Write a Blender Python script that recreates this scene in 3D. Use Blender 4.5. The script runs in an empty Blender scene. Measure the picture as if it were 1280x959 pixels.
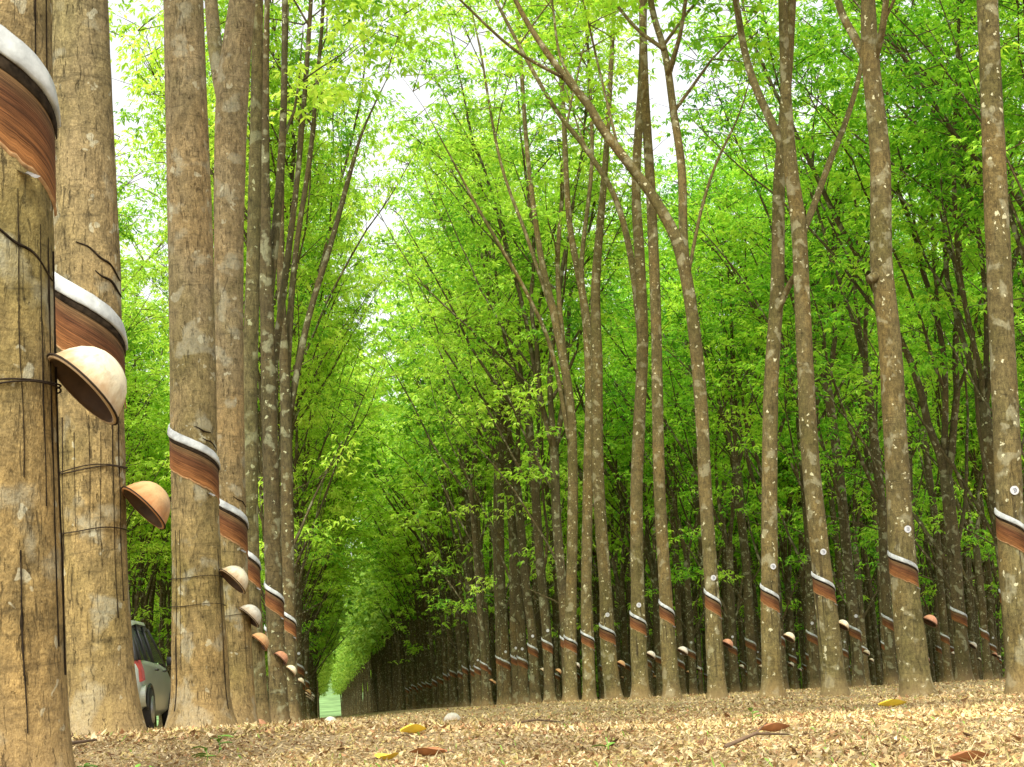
import bpy, math, random
import numpy as np
from mathutils import Vector, Matrix, noise as mnoise

R = math.radians
random.seed(7)
rng = np.random.default_rng(7)
scene = bpy.context.scene
COL = scene.collection

# ------------------------------------------------------------------ camera
FPX = 2500.0
CAMZ = 0.10
ROLL = R(2.9)
vx, vy = 402 - 640, -(897 - 479.5)
ux = vx * math.cos(ROLL) + vy * math.sin(ROLL)
uy = -vx * math.sin(ROLL) + vy * math.cos(ROLL)
PITCH = math.atan(-uy / FPX)
YAW = math.atan(-ux / math.hypot(FPX, uy))
cam_data = bpy.data.cameras.new('camera')
cam = bpy.data.objects.new('camera', cam_data)
COL.objects.link(cam)
cam_data.sensor_width = 36
cam_data.lens = 36 * FPX / 1280
cam_data.clip_start = 0.05
cam_data.clip_end = 6000
CM = Matrix.Rotation(-YAW, 4, 'Z') @ Matrix.Rotation(math.pi / 2 + PITCH, 4, 'X') @ Matrix.Rotation(-ROLL, 4, 'Z')
CM.translation = Vector((0, 0, CAMZ))
cam.matrix_world = CM
scene.camera = cam
CR = CM.to_3x3()


def at(px, py, Y):
    d = CR @ Vector((px - 640, -(py - 479.5), -FPX))
    return Vector((0, 0, CAMZ)) + d * (Y / d.y)


def sstep(a, b, x):
    t = min(1, max(0, (x - a) / (b - a)))
    return t * t * (3 - 2 * t)


def gz(x, y):
    rise = 0.145 * sstep(17, 33, y) + 0.105 * sstep(30, 90, y)
    side = 0.25 + 0.75 * sstep(-1.0, 4.0, x)
    z = rise * side
    z += 0.07 * sstep(4.1, 5.3, y) * (1 - sstep(9, 18, y)) * (1 - sstep(-0.1, 1.2, x))
    if y < 60:
        z += 0.012 * mnoise.noise(Vector((x * 0.9, y * 0.5, 3.1))) * sstep(1.5, 4, y)
        z += 0.006 * mnoise.noise(Vector((x * 4, y * 3, 9.1)))
    return z


# ------------------------------------------------------------------ node helpers
def new_mat(name):
    m = bpy.data.materials.new(name)
    m.use_nodes = True
    m.node_tree.nodes.clear()
    return m, m.node_tree.nodes, m.node_tree.links


def N(nodes, t, **kw):
    n = nodes.new(t)
    for k, v in kw.items():
        if k == 'ins':
            for i, val in v.items():
                n.inputs[i].default_value = val
        else:
            setattr(n, k, v)
    return n


def ramp(nodes, stops, interp='LINEAR'):
    n = nodes.new('ShaderNodeValToRGB')
    cr = n.color_ramp
    cr.interpolation = interp
    while len(cr.elements) < len(stops):
        cr.elements.new(0.5)
    for e, (p, c) in zip(cr.elements, stops):
        e.position = p
        e.color = (c[0], c[1], c[2], 1) if isinstance(c, (tuple, list)) else (c, c, c, 1)
    return n


def mixc(nodes, links, fac, a, b, mode='MIX'):
    n = nodes.new('ShaderNodeMix')
    n.data_type = 'RGBA'
    n.blend_type = mode
    for sock, v in ((n.inputs[0], fac), (n.inputs[6], a), (n.inputs[7], b)):
        if hasattr(v, 'is_output'):
            links.new(v, sock)
        elif isinstance(v, (tuple, list)):
            sock.default_value = (v[0], v[1], v[2], 1)
        else:
            sock.default_value = v
    return n.outputs[2]


def mth(nodes, links, op, a, b=None, c=None):
    n = nodes.new('ShaderNodeMath')
    n.operation = op
    for i, v in enumerate((a, b, c)):
        if v is None:
            continue
        if hasattr(v, 'is_output'):
            links.new(v, n.inputs[i])
        else:
            n.inputs[i].default_value = v
    return n.outputs[0]


def finish(nodes, links, shader):
    o = nodes.new('ShaderNodeOutputMaterial')
    links.new(shader, o.inputs[0])


def coords(nodes, links, scale=(1, 1, 1), use_random=True):
    tc = nodes.new('ShaderNodeTexCoord')
    mp = nodes.new('ShaderNodeMapping')
    mp.inputs['Scale'].default_value = scale
    links.new(tc.outputs['Object'], mp.inputs['Vector'])
    if use_random:
        oi = nodes.new('ShaderNodeObjectInfo')
        mu = mth(nodes, links, 'MULTIPLY', oi.outputs['Random'], 37.0)
        cb = nodes.new('ShaderNodeCombineXYZ')
        links.new(mu, cb.inputs[0])
        links.new(mu, cb.inputs[1])
        links.new(cb.outputs[0], mp.inputs['Location'])
    return mp.outputs[0]


def noise_tex(nodes, links, vec, scale, detail=4, rough=0.6, dist=0.0):
    n = nodes.new('ShaderNodeTexNoise')
    n.inputs['Scale'].default_value = scale
    n.inputs['Detail'].default_value = detail
    n.inputs['Roughness'].default_value = rough
    n.inputs['Distortion'].default_value = dist
    links.new(vec, n.inputs['Vector'])
    return n.outputs['Fac']


# ------------------------------------------------------------------ materials
def bark(name, low, high, dark, lich, spots=0.5, drips=1.0, shade=1.0, patch=0.6, fine=True):
    m, n, l = new_mat(name)
    v = coords(n, l)
    tc = n.new('ShaderNodeTexCoord')
    sep = n.new('ShaderNodeSeparateXYZ')
    l.new(tc.outputs['Object'], sep.inputs[0])
    z = sep.outputs[2]
    # height gradient
    mr = N(n, 'ShaderNodeMapRange', ins={1: 0.7, 2: 2.3})
    l.new(z, mr.inputs[0])
    base = mixc(n, l, mr.outputs[0], low, high)
    # mottling
    f1 = noise_tex(n, l, v, 5.0, 6, 0.65)
    r1 = ramp(n, [(0.30, 0.0), (0.68, 1.0)])
    l.new(f1, r1.inputs[0])
    base = mixc(n, l, r1.outputs[0], mixc(n, l, 0.68, base, dark), base)
    # pale dusty wear with fine grain
    vs = coords(n, l, (1, 1, 0.5))
    f2 = noise_tex(n, l, vs, 34.0, 6, 0.75)
    r2 = ramp(n, [(0.36, 0.56), (0.66, 1.32)])
    l.new(f2, r2.inputs[0])
    base = mixc(n, l, 1.0, base, r2.outputs[0], 'MULTIPLY')
    f2c = noise_tex(n, l, v, 130.0, 4, 0.8)
    r2c = ramp(n, [(0.36, 0.68), (0.64, 1.28)])
    l.new(f2c, r2c.inputs[0])
    base = mixc(n, l, 1.0, base, r2c.outputs[0], 'MULTIPLY')
    # horizontal rings and cracks
    vh = coords(n, l, (6, 6, 45))
    fh = noise_tex(n, l, vh, 1.0, 4, 0.7, 0.8)
    rh = ramp(n, [(0.33, 0.6), (0.45, 1.0), (0.62, 1.0), (0.72, 1.2)])
    l.new(fh, rh.inputs[0])
    base = mixc(n, l, 1.0, base, rh.outputs[0], 'MULTIPLY')
    # vertical fissures
    vf = coords(n, l, (60, 60, 11))
    f3 = noise_tex(n, l, vf, 1.0, 5, 0.65, 1.6)
    r3 = ramp(n, [(0.30, 1.0), (0.42, 0.0)])
    l.new(f3, r3.inputs[0])
    base = mixc(n, l, mth(n, l, 'MULTIPLY', r3.outputs[0], 0.32), base, tuple(c * 0.35 for c in dark))
    # broad olive and dusty areas
    f6 = noise_tex(n, l, coords(n, l, (1, 1, 0.6)), 2.2, 3, 0.55, 0.4)
    r6 = ramp(n, [(0.35, (1.18, 1.08, 0.95)), (0.5, (1, 1, 1)), (0.68, (0.78, 0.83, 0.68))])
    l.new(f6, r6.inputs[0])
    base = mixc(n, l, 1.0, base, r6.outputs[0], 'MULTIPLY')
    # lichen patches
    f4 = noise_tex(n, l, v, 7.0, 3, 0.45, 0.3)
    r4 = ramp(n, [(0.57, 0.0), (0.64, 1.0)])
    l.new(f4, r4.inputs[0])
    f4b = noise_tex(n, l, v, 60.0, 3, 0.7)
    lf = mth(n, l, 'MULTIPLY', r4.outputs[0], mth(n, l, 'MULTIPLY', f4b, patch * 1.5))
    base = mixc(n, l, lf, base, lich)
    # small white spots
    vo = N(n, 'ShaderNodeTexVoronoi', ins={'Scale': 16.0})
    dv = n.new('ShaderNodeVectorMath')
    nz = N(n, 'ShaderNodeTexNoise', ins={'Scale': 25.0})
    l.new(v, nz.inputs['Vector'])
    sc = N(n, 'ShaderNodeVectorMath', operation='SCALE')
    sc.inputs['Scale'].default_value = 0.085
    l.new(nz.outputs['Color'], sc.inputs[0])
    l.new(v, dv.inputs[0])
    l.new(sc.outputs[0], dv.inputs[1])
    l.new(dv.outputs[0], vo.inputs['Vector'])
    csep = n.new('ShaderNodeSeparateColor')
    l.new(vo.outputs['Color'], csep.inputs[0])
    rad = mth(n, l, 'MULTIPLY', mth(n, l, 'POWER', csep.outputs[0], 2.0), 0.34)
    on = mth(n, l, 'SUBTRACT', rad, vo.outputs['Distance'])
    rs = ramp(n, [(0.0, 0.0), (0.05, 1.0)])
    l.new(on, rs.inputs[0])
    base = mixc(n, l, mth(n, l, 'MULTIPLY', rs.outputs[0], spots), base, tuple(min(0.75, c * 1.5) for c in lich))
    # dark latex drip streaks under the tapped panel
    if drips > 0:
        vd = coords(n, l, (24, 24, 0.9))
        f5 = noise_tex(n, l, vd, 1.0, 5, 0.62, 0.35)
        r5 = ramp(n, [(0.355, 1.0), (0.415, 0.0)])
        l.new(f5, r5.inputs[0])
        up = N(n, 'ShaderNodeMapRange', ins={1: 1.75, 2: 1.35})
        l.new(z, up.inputs[0])
        dn = N(n, 'ShaderNodeMapRange', ins={1: 0.1, 2: 0.75})
        l.new(z, dn.inputs[0])
        fd = mth(n, l, 'MULTIPLY', r5.outputs[0], mth(n, l, 'MULTIPLY', up.outputs[0], dn.outputs[0]))
        fd = mth(n, l, 'MULTIPLY', fd, drips)
        base = mixc(n, l, fd, base, (0.018, 0.012, 0.007))
    # dusty foot
    ft = N(n, 'ShaderNodeMapRange', ins={1: 0.28, 2: 0.0})
    l.new(z, ft.inputs[0])
    base = mixc(n, l, mth(n, l, 'MULTIPLY', ft.outputs[0], 0.45), base, (0.36, 0.24, 0.11))
    b = N(n, 'ShaderNodeBsdfPrincipled', ins={'Roughness': 0.88})
    b.inputs['Specular IOR Level'].default_value = 0.2
    l.new(mixc(n, l, 1.0, base, (shade, shade, shade), 'MULTIPLY'), b.inputs['Base Color'])
    bp = N(n, 'ShaderNodeBump', ins={'Strength': 1.0, 'Distance': 0.016})
    hh = mth(n, l, 'ADD', mth(n, l, 'MULTIPLY', f2, 0.6), mth(n, l, 'ADD', mth(n, l, 'MULTIPLY', r3.outputs[0], -0.5), f1))
    l.new(hh, bp.inputs['Height'])
    l.new(bp.outputs[0], b.inputs['Normal'])
    finish(n, l, b.outputs[0])
    return m


M = {}
M['bark_near'] = bark('bark_near', (0.32, 0.225, 0.085), (0.285, 0.225, 0.12), (0.15, 0.115, 0.048), (0.38, 0.37, 0.26), 0.4, 0.38, patch=0.5)
M['bark_right'] = bark('bark_right', (0.215, 0.175, 0.068), (0.18, 0.142, 0.058), (0.078, 0.058, 0.018), (0.42, 0.40, 0.25), 0.8, 0.8, patch=0.5)
M['bark_olive'] = bark('bark_olive', (0.22, 0.17, 0.07), (0.15, 0.13, 0.055), (0.07, 0.06, 0.02), (0.34, 0.36, 0.20), 0.5, 0.7, patch=0.5)
M['bark_far'] = bark('bark_far', (0.15, 0.115, 0.045), (0.10, 0.083, 0.034), (0.06, 0.045, 0.022), (0.33, 0.34, 0.20), 0.7, 0.7)


def leaf_mat(name, c_dark, c_mid, c_lime, t_gain=1.0):
    m, n, l = new_mat(name)
    g = n.new('ShaderNodeNewGeometry')
    oi = n.new('ShaderNodeObjectInfo')
    v = coords(n, l)
    f = noise_tex(n, l, v, 0.55, 1, 0.5)
    a = mth(n, l, 'MULTIPLY', g.outputs['Random Per Island'], 0.55)
    b_ = mth(n, l, 'MULTIPLY', mth(n, l, 'SUBTRACT', f, 0.5), 2.1)
    c_ = mth(n, l, 'MULTIPLY', mth(n, l, 'SUBTRACT', oi.outputs['Random'], 0.5), 0.35)
    s = mth(n, l, 'ADD', mth(n, l, 'ADD', a, b_), mth(n, l, 'ADD', c_, 0.22))
    r = ramp(n, [(0.0, c_dark), (0.45, c_mid), (1.0, c_lime)])
    l.new(s, r.inputs[0])
    d = n.new('ShaderNodeBsdfDiffuse')
    l.new(r.outputs[0], d.inputs[0])
    t = n.new('ShaderNodeBsdfTranslucent')
    tcol = mixc(n, l, 1.0, r.outputs[0], (1.25 * t_gain, 1.15 * t_gain, 0.6 * t_gain), 'MULTIPLY')
    l.new(tcol, t.inputs[0])
    mx = N(n, 'ShaderNodeMixShader', ins={0: 0.5})
    l.new(d.outputs[0], mx.inputs[1])
    l.new(t.outputs[0], mx.inputs[2])
    finish(n, l, mx.outputs[0])
    return m


M['leaf_lime'] = leaf_mat('leaf_lime', (0.10, 0.28, 0.035), (0.33, 0.57, 0.07), (0.58, 0.77, 0.17), 1.35)
M['leaf_mist'] = leaf_mat('leaf_mist', (0.14, 0.29, 0.05), (0.28, 0.47, 0.08), (0.46, 0.62, 0.15), 1.2)  # distant mist put into the leaf colour, paler and less saturated
M['leaf_green'] = leaf_mat('leaf_green', (0.06, 0.22, 0.025), (0.22, 0.50, 0.05), (0.48, 0.72, 0.10), 1.3)


def plain(name, col, rough=0.6, metal=0.0, var=0.25, scale=12, bump=0.3, spec=0.4):
    m, n, l = new_mat(name)
    v = coords(n, l)
    f = noise_tex(n, l, v, scale, 5, 0.65)
    r = ramp(n, [(0.3, tuple(c * (1 - var) for c in col)), (0.7, tuple(min(1, c * (1 + var * 0.6)) for c in col))])
    l.new(f, r.inputs[0])
    b = N(n, 'ShaderNodeBsdfPrincipled', ins={'Roughness': rough, 'Metallic': metal})
    b.inputs['Specular IOR Level'].default_value = spec
    l.new(r.outputs[0], b.inputs['Base Color'])
    if bump:
        bp = N(n, 'ShaderNodeBump', ins={'Strength': bump, 'Distance': 0.003})
        l.new(f, bp.inputs['Height'])
        l.new(bp.outputs[0], b.inputs['Normal'])
    finish(n, l, b.outputs[0])
    return m


M['guard'] = plain('rain_guard_plastic', (0.41, 0.425, 0.40), 0.6, var=0.55, scale=14)
M['tar'] = plain('tar_line', (0.028, 0.02, 0.012), 0.9, var=0.8, scale=50, spec=0.05)
M['wire'] = plain('rusty_wire', (0.035, 0.024, 0.015), 0.8, 0.0, spec=0.1)
M['tag'] = plain('white_tag', (0.55, 0.55, 0.54), 0.5, var=0.25, scale=60)
M['tagmark'] = plain('grey_mark', (0.12, 0.13, 0.18), 0.5)


def cup_mat(name, col, stain):
    m, n, l = new_mat(name)
    v = coords(n, l)
    f = noise_tex(n, l, v, 22, 6, 0.7, 0.5)
    r = ramp(n, [(0.32, tuple(c * 0.55 for c in col)), (0.5, tuple(c * 0.9 for c in col)), (0.7, col)])
    l.new(f, r.inputs[0])
    tc = n.new('ShaderNodeTexCoord')
    sep = n.new('ShaderNodeSeparateXYZ')
    l.new(tc.outputs['Object'], sep.inputs[0])
    g = noise_tex(n, l, coords(n, l, (45, 45, 9)), 1.0, 4, 0.7)
    e = mth(n, l, 'ADD', sep.outputs[2], mth(n, l, 'MULTIPLY', g, -0.09))
    mr = N(n, 'ShaderNodeMapRange', ins={1: 0.0, 2: -0.045})
    l.new(e, mr.inputs[0])
    c = mixc(n, l, mth(n, l, 'MULTIPLY', mr.outputs[0], 0.8), r.outputs[0], stain)
    b = N(n, 'ShaderNodeBsdfPrincipled', ins={'Roughness': 0.5})
    b.inputs['Specular IOR Level'].default_value = 0.35
    l.new(c, b.inputs['Base Color'])
    bp = N(n, 'ShaderNodeBump', ins={'Strength': 0.3, 'Distance': 0.003})
    l.new(f, bp.inputs['Height'])
    l.new(bp.outputs[0], b.inputs['Normal'])
    finish(n, l, b.outputs[0])
    return m


M['cup_cream'] = cup_mat('cup_cream', (0.74, 0.66, 0.45), (0.34, 0.20, 0.08))
M['cup_white'] = cup_mat('cup_white', (0.60, 0.56, 0.44), (0.30, 0.20, 0.10))
M['cup_clay'] = cup_mat('cup_clay', (0.52, 0.24, 0.12), (0.22, 0.10, 0.05))
M['cup_tan'] = cup_mat('cup_tan', (0.54, 0.34, 0.15), (0.36, 0.14, 0.04))
M['cup_inside'] = plain('cup_inside', (0.09, 0.048, 0.02), 0.7, var=0.5, scale=14)


def panel_mat():
    m, n, l = new_mat('tapped_bark')
    uv = n.new('ShaderNodeUVMap')
    mp = n.new('ShaderNodeMapping')
    mp.inputs['Scale'].default_value = (2.2, 30, 1)
    l.new(uv.outputs[0], mp.inputs[0])
    f = noise_tex(n, l, mp.outputs[0], 1.0, 5, 0.7, 0.4)
    sep = n.new('ShaderNodeSeparateXYZ')
    l.new(uv.outputs[0], sep.inputs[0])
    top = ramp(n, [(0.0, (0.27, 0.115, 0.035)), (0.25, (0.18, 0.072, 0.022)), (0.6, (0.10, 0.040, 0.015)), (0.84, (0.14, 0.085, 0.035)), (1.0, (0.15, 0.10, 0.045))])
    l.new(sep.outputs[1], top.inputs[0])
    r = ramp(n, [(0.36, 0.35), (0.64, 1.5)])
    l.new(f, r.inputs[0])
    c = mixc(n, l, 1.0, top.outputs[0], r.outputs[0], 'MULTIPLY')
    v = coords(n, l)
    g2 = noise_tex(n, l, v, 9, 3, 0.6)
    r2 = ramp(n, [(0.3, 0.75), (0.7, 1.15)])
    l.new(g2, r2.inputs[0])
    c = mixc(n, l, 1.0, c, r2.outputs[0], 'MULTIPLY')
    b = N(n, 'ShaderNodeBsdfPrincipled', ins={'Roughness': 0.8})
    b.inputs['Specular IOR Level'].default_value = 0.15
    l.new(c, b.inputs['Base Color'])
    bp = N(n, 'ShaderNodeBump', ins={'Strength': 0.6, 'Distance': 0.005})
    l.new(f, bp.inputs['Height'])
    l.new(bp.outputs[0], b.inputs['Normal'])
    finish(n, l, b.outputs[0])
    return m


M['panel'] = panel_mat()
M['lip'] = plain('cut_lip', (0.34, 0.20, 0.09), 0.8, var=0.5, scale=60, spec=0.1)
M['rim0'] = plain('dull_tin', (0.25, 0.24, 0.22), 0.5, 0.5, var=0.5, scale=30)


def ground_mat():
    m, n, l = new_mat('leafy_soil')
    v = coords(n, l, use_random=False)
    f = noise_tex(n, l, v, 9, 8, 0.7)
    r = ramp(n, [(0.28, (0.15, 0.095, 0.045)), (0.45, (0.33, 0.235, 0.12)), (0.6, (0.43, 0.32, 0.175)), (0.8, (0.52, 0.40, 0.24))])
    l.new(f, r.inputs[0])
    f2 = noise_tex(n, l, v, 70, 4, 0.8)
    r2 = ramp(n, [(0.35, 0.5), (0.65, 1.25)])
    l.new(f2, r2.inputs[0])
    c = mixc(n, l, 1.0, r.outputs[0], r2.outputs[0], 'MULTIPLY')
    f3 = noise_tex(n, l, v, 0.9, 3, 0.5)
    r3 = ramp(n, [(0.45, 0.0), (0.75, 0.5)])
    l.new(f3, r3.inputs[0])
    c = mixc(n, l, r3.outputs[0], c, (0.34, 0.27, 0.10))
    b = N(n, 'ShaderNodeBsdfPrincipled', ins={'Roughness': 0.95})
    b.inputs['Specular IOR Level'].default_value = 0.1
    l.new(c, b.inputs['Base Color'])
    bp = N(n, 'ShaderNodeBump', ins={'Strength': 0.8, 'Distance': 0.02})
    l.new(mth(n, l, 'ADD', f, f2), bp.inputs['Height'])
    l.new(bp.outputs[0], b.inputs['Normal'])
    finish(n, l, b.outputs[0])
    return m


M['ground'] = ground_mat()


def attr_mat(name, transl=0.25):
    m, n, l = new_mat(name)
    a = N(n, 'ShaderNodeAttribute', attribute_name='tint')
    v = coords(n, l)
    f = noise_tex(n, l, v, 60, 3, 0.7)
    r = ramp(n, [(0.3, 0.75), (0.7, 1.15)])
    l.new(f, r.inputs[0])
    c = mixc(n, l, 1.0, a.outputs['Color'], r.outputs[0], 'MULTIPLY')
    d = N(n, 'ShaderNodeBsdfPrincipled', ins={'Roughness': 0.8})
    d.inputs['Specular IOR Level'].default_value = 0.15
    l.new(c, d.inputs['Base Color'])
    t = n.new('ShaderNodeBsdfTranslucent')
    l.new(c, t.inputs[0])
    mx = N(n, 'ShaderNodeMixShader', ins={0: transl})
    l.new(d.outputs[0], mx.inputs[1])
    l.new(t.outputs[0], mx.inputs[2])
    finish(n, l, mx.outputs[0])
    return m


M['litter'] = attr_mat('dry_litter')
M['yellow_leaf'] = plain('yellow_leaf', (0.80, 0.58, 0.05), 0.6, var=0.2, scale=30)
M['orange_leaf'] = plain('orange_leaf', (0.34, 0.14, 0.05), 0.6, var=0.35, scale=30)
M['green_leaf'] = plain('green_leaf', (0.16, 0.33, 0.04), 0.5, var=0.3, scale=30)
M['stick'] = plain('dead_stick', (0.16, 0.10, 0.055), 0.9, var=0.4)


# ------------------------------------------------------------------ mesh helpers
class MB:
    def __init__(self):
        self.v, self.f, self.uv = [], [], {}

    def tube(self, pts, rads, seg=8, cap=True, wob=0.0, seed=0):
        pts = [Vector(p) for p in pts]
        n = len(pts)
        base = len(self.v)
        t0 = (pts[1] - pts[0]).normalized()
        x = Vector((1, 0, 0)) if abs(t0.x) < 0.8 else Vector((0, 1, 0))
        x = (x - t0 * x.dot(t0)).normalized()
        for i in range(n):
            t = (pts[min(i + 1, n - 1)] - pts[max(i - 1, 0)]).normalized()
            x = (x - t * x.dot(t)).normalized()
            y = t.cross(x)
            for k in range(seg):
                a = 2 * math.pi * k / seg
                r = rads[i]
                if wob:
                    r *= 1 + wob * mnoise.noise(Vector((math.cos(a) * 1.3 + seed, math.sin(a) * 1.3, pts[i].z * 2.2))) \
                        + wob * 0.5 * mnoise.noise(Vector((math.cos(a) * 4 + seed, math.sin(a) * 4, pts[i].z * 9)))
                self.v.append(pts[i] + (x * math.cos(a) + y * math.sin(a)) * r)
        for i in range(n - 1):
            for k in range(seg):
                a = base + i * seg + k
                b = base + i * seg + (k + 1) % seg
                self.f.append((a, b, b + seg, a + seg))
        if cap:
            self.f.append(tuple(base + (n - 1) * seg + k for k in range(seg)))
            self.f.append(tuple(base + k for k in reversed(range(seg))))

    def box(self, c, s, rot=None):
        c = Vector(c)
        b = len(self.v)
        for dx in (-1, 1):
            for dy in (-1, 1):
                for dz in (-1, 1):
                    p = Vector((dx * s[0] / 2, dy * s[1] / 2, dz * s[2] / 2))
                    if rot:
                        p = rot @ p
                    self.v.append(c + p)
        for q in ((0, 1, 3, 2), (4, 6, 7, 5), (0, 4, 5, 1), (2, 3, 7, 6), (0, 2, 6, 4), (1, 5, 7, 3)):
            self.f.append(tuple(b + i for i in q))

    def grid(self, rows, uvs=None):
        b = len(self.v)
        nr, nc = len(rows), len(rows[0])
        for r in rows:
            self.v.extend(Vector(p) for p in r)
        for i in range(nr - 1):
            for j in range(nc - 1):
                a = b + i * nc + j
                self.f.append((a, a + 1, a + nc + 1, a + nc))
        if uvs:
            for i in range(nr):
                for j in range(nc):
                    self.uv[b + i * nc + j] = uvs[i][j]

    def mesh(self, name, mat, smooth=True):
        me = bpy.data.meshes.new(name)
        me.from_pydata([tuple(v) for v in self.v], [], self.f)
        if self.uv:
            ul = me.uv_layers.new(name='UVMap')
            for lp in me.loops:
                ul.data[lp.index].uv = self.uv.get(lp.vertex_index, (0, 0))
        me.materials.append(mat)
        if smooth:
            me.polygons.foreach_set('use_smooth', [True] * len(me.polygons))
        me.update()
        return me


def quads_mesh(name, V, mat, tint=None, smooth=False):
    """V: (n,4,3) array of quads -> one mesh"""
    n = len(V)
    me = bpy.data.meshes.new(name)
    me.vertices.add(n * 4)
    me.vertices.foreach_set('co', V.reshape(-1).astype(np.float32))
    me.loops.add(n * 4)
    me.loops.foreach_set('vertex_index', np.arange(n * 4, dtype=np.int32))
    me.polygons.add(n)
    me.polygons.foreach_set('loop_start', np.arange(0, n * 4, 4, dtype=np.int32))
    me.polygons.foreach_set('loop_total', np.full(n, 4, dtype=np.int32))
    me.update(calc_edges=True)
    if tint is not None:
        at_ = me.attributes.new('tint', 'FLOAT_COLOR', 'POINT')
        c = np.ones((n, 4, 4), dtype=np.float32)
        c[:, :, :3] = tint[:, None, :]
        at_.data.foreach_set('color', c.reshape(-1))
    me.materials.append(mat)
    return me


def link(name, me, parent=None, loc=(0, 0, 0), rz=0.0):
    o = bpy.data.objects.new(name, me)
    COL.objects.link(o)
    o.location = loc
    o.rotation_euler = (0, 0, rz)
    if parent:
        o.parent = parent
    return o


def tag(o, label=None, cat=None, group=None, kind=None):
    if label:
        o['label'] = label
    if cat:
        o['category'] = cat
    if group:
        o['group'] = group
    if kind:
        o['kind'] = kind
    return o


def catmull(P, n_per=6):
    P = [np.array(p, dtype=float) for p in P]
    out = []
    Q = [2 * P[0] - P[1]] + P + [2 * P[-1] - P[-2]]
    for i in range(1, len(Q) - 2):
        for k in range(n_per):
            t = k / n_per
            a, b, c, d = Q[i - 1], Q[i], Q[i + 1], Q[i + 2]
            out.append(0.5 * ((2 * b) + (-a + c) * t + (2 * a - 5 * b + 4 * c - d) * t ** 2 + (-a + 3 * b - 3 * c + d) * t ** 3))
    out.append(P[-1])
    return out


# ------------------------------------------------------------------ foliage
def leaflets(sites, rs, per=8, spread=0.30, L=(0.10, 0.17), W=0.36):
    """whorls of three-part leaves at every site, drooping a little -> (n,4,3)"""
    S = np.array(sites, dtype=float)
    ns = len(S)
    nl = per * 3
    az = rs.uniform(0, 2 * np.pi, (ns, per))
    el = rs.uniform(-0.35, 0.75, (ns, per))
    pl = rs.uniform(0.35, 1.0, (ns, per)) * spread
    d = np.stack([np.cos(az) * np.cos(el), np.sin(az) * np.cos(el), np.sin(el) * 0.75], -1)
    c = S[:, None, :] + d * pl[..., None]
    az3 = (az[..., None] + np.array([-0.95, 0.0, 0.95])[None, None, :] + rs.normal(0, 0.22, (ns, per, 3)))
    dr = rs.uniform(-0.85, 0.12, (ns, per, 3))
    ax = np.stack([np.cos(az3) * np.cos(dr), np.sin(az3) * np.cos(dr), np.sin(dr)], -1)
    side = np.stack([-np.sin(az3), np.cos(az3), rs.normal(0, 0.35, az3.shape)], -1)
    side /= np.linalg.norm(side, axis=-1, keepdims=True)
    ln = rs.uniform(L[0], L[1], (ns, per, 3))[..., None]
    b = np.broadcast_to(c[:, :, None, :], ax.shape)
    m = b + ax * ln * 0.5 + np.array([0, 0, 0.006])
    w = ln * W * 0.5
    Q = np.stack([b, m + side * w, b + ax * ln - np.array([0, 0, 1.0]) * ln * 0.12, m - side * w], axis=-2)
    return Q.reshape(-1, 4, 3)


def grow(mb, start, dirv, length, r0, rr, sites, seg=5, up=0.06, leaf_from=0.25, leafy=1.0, zmin=5.0, twig=True, droop=0.0):
    """a bent branch with side twigs; leaf sites along the twigs"""
    p = Vector(start)
    d = Vector(dirv).normalized()
    n = max(4, int(length / 0.55))
    st = length / n
    pts, rads = [p.copy()], [r0]
    for i in range(n):
        d = (d + Vector((rr.gauss(0, 0.10), rr.gauss(0, 0.10), up - droop * i / n))).normalized()
        p = p + d * st
        pts.append(p.copy())
        rads.append(r0 * (1 - 0.82 * (i + 1) / n))
    mb.tube(pts, rads, seg, cap=False)
    if not twig:
        return pts, rads
    for i in range(1, len(pts)):
        t = i / (len(pts) - 1)
        if t < leaf_from or rr.random() > leafy:
            continue
        q = pts[i]
        if q.z < zmin:
            continue
        dense = 0.35 + 0.65 * sstep(zmin, zmin + 3.5, q.z)
        if rr.random() > dense + 0.15:
            continue
        for _ in range(2 if rr.random() < 0.35 else 1):
            a = rr.uniform(0, 2 * math.pi)
            ln = rr.uniform(0.5, 1.5) * (1.1 - 0.45 * t)
            dd = Vector((math.cos(a), math.sin(a), rr.uniform(-0.05, 0.75)))
            tp = [q + dd * ln * k / 3 + Vector((0, 0, -0.06 * ln * (k / 3) ** 2)) for k in range(4)]
            mb.tube(tp, [0.012, 0.009, 0.006, 0.004], 3, cap=False)
            for _k in range(rr.randint(3, 5)):
                s = rr.uniform(0.35, 1.05)
                b = q + dd * ln * s
                sites.append((b.x + rr.gauss(0, 0.26), b.y + rr.gauss(0, 0.26), b.z + rr.gauss(0, 0.07)))
    return pts, rads


def rad_at(z, r, h=15.0):
    z = max(z, 0)
    return r * (1 + 0.42 * math.exp(-z / 0.10) + 0.20 * math.exp(-z / 0.45)) * (1 - 0.45 * min(1, z / h))


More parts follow.
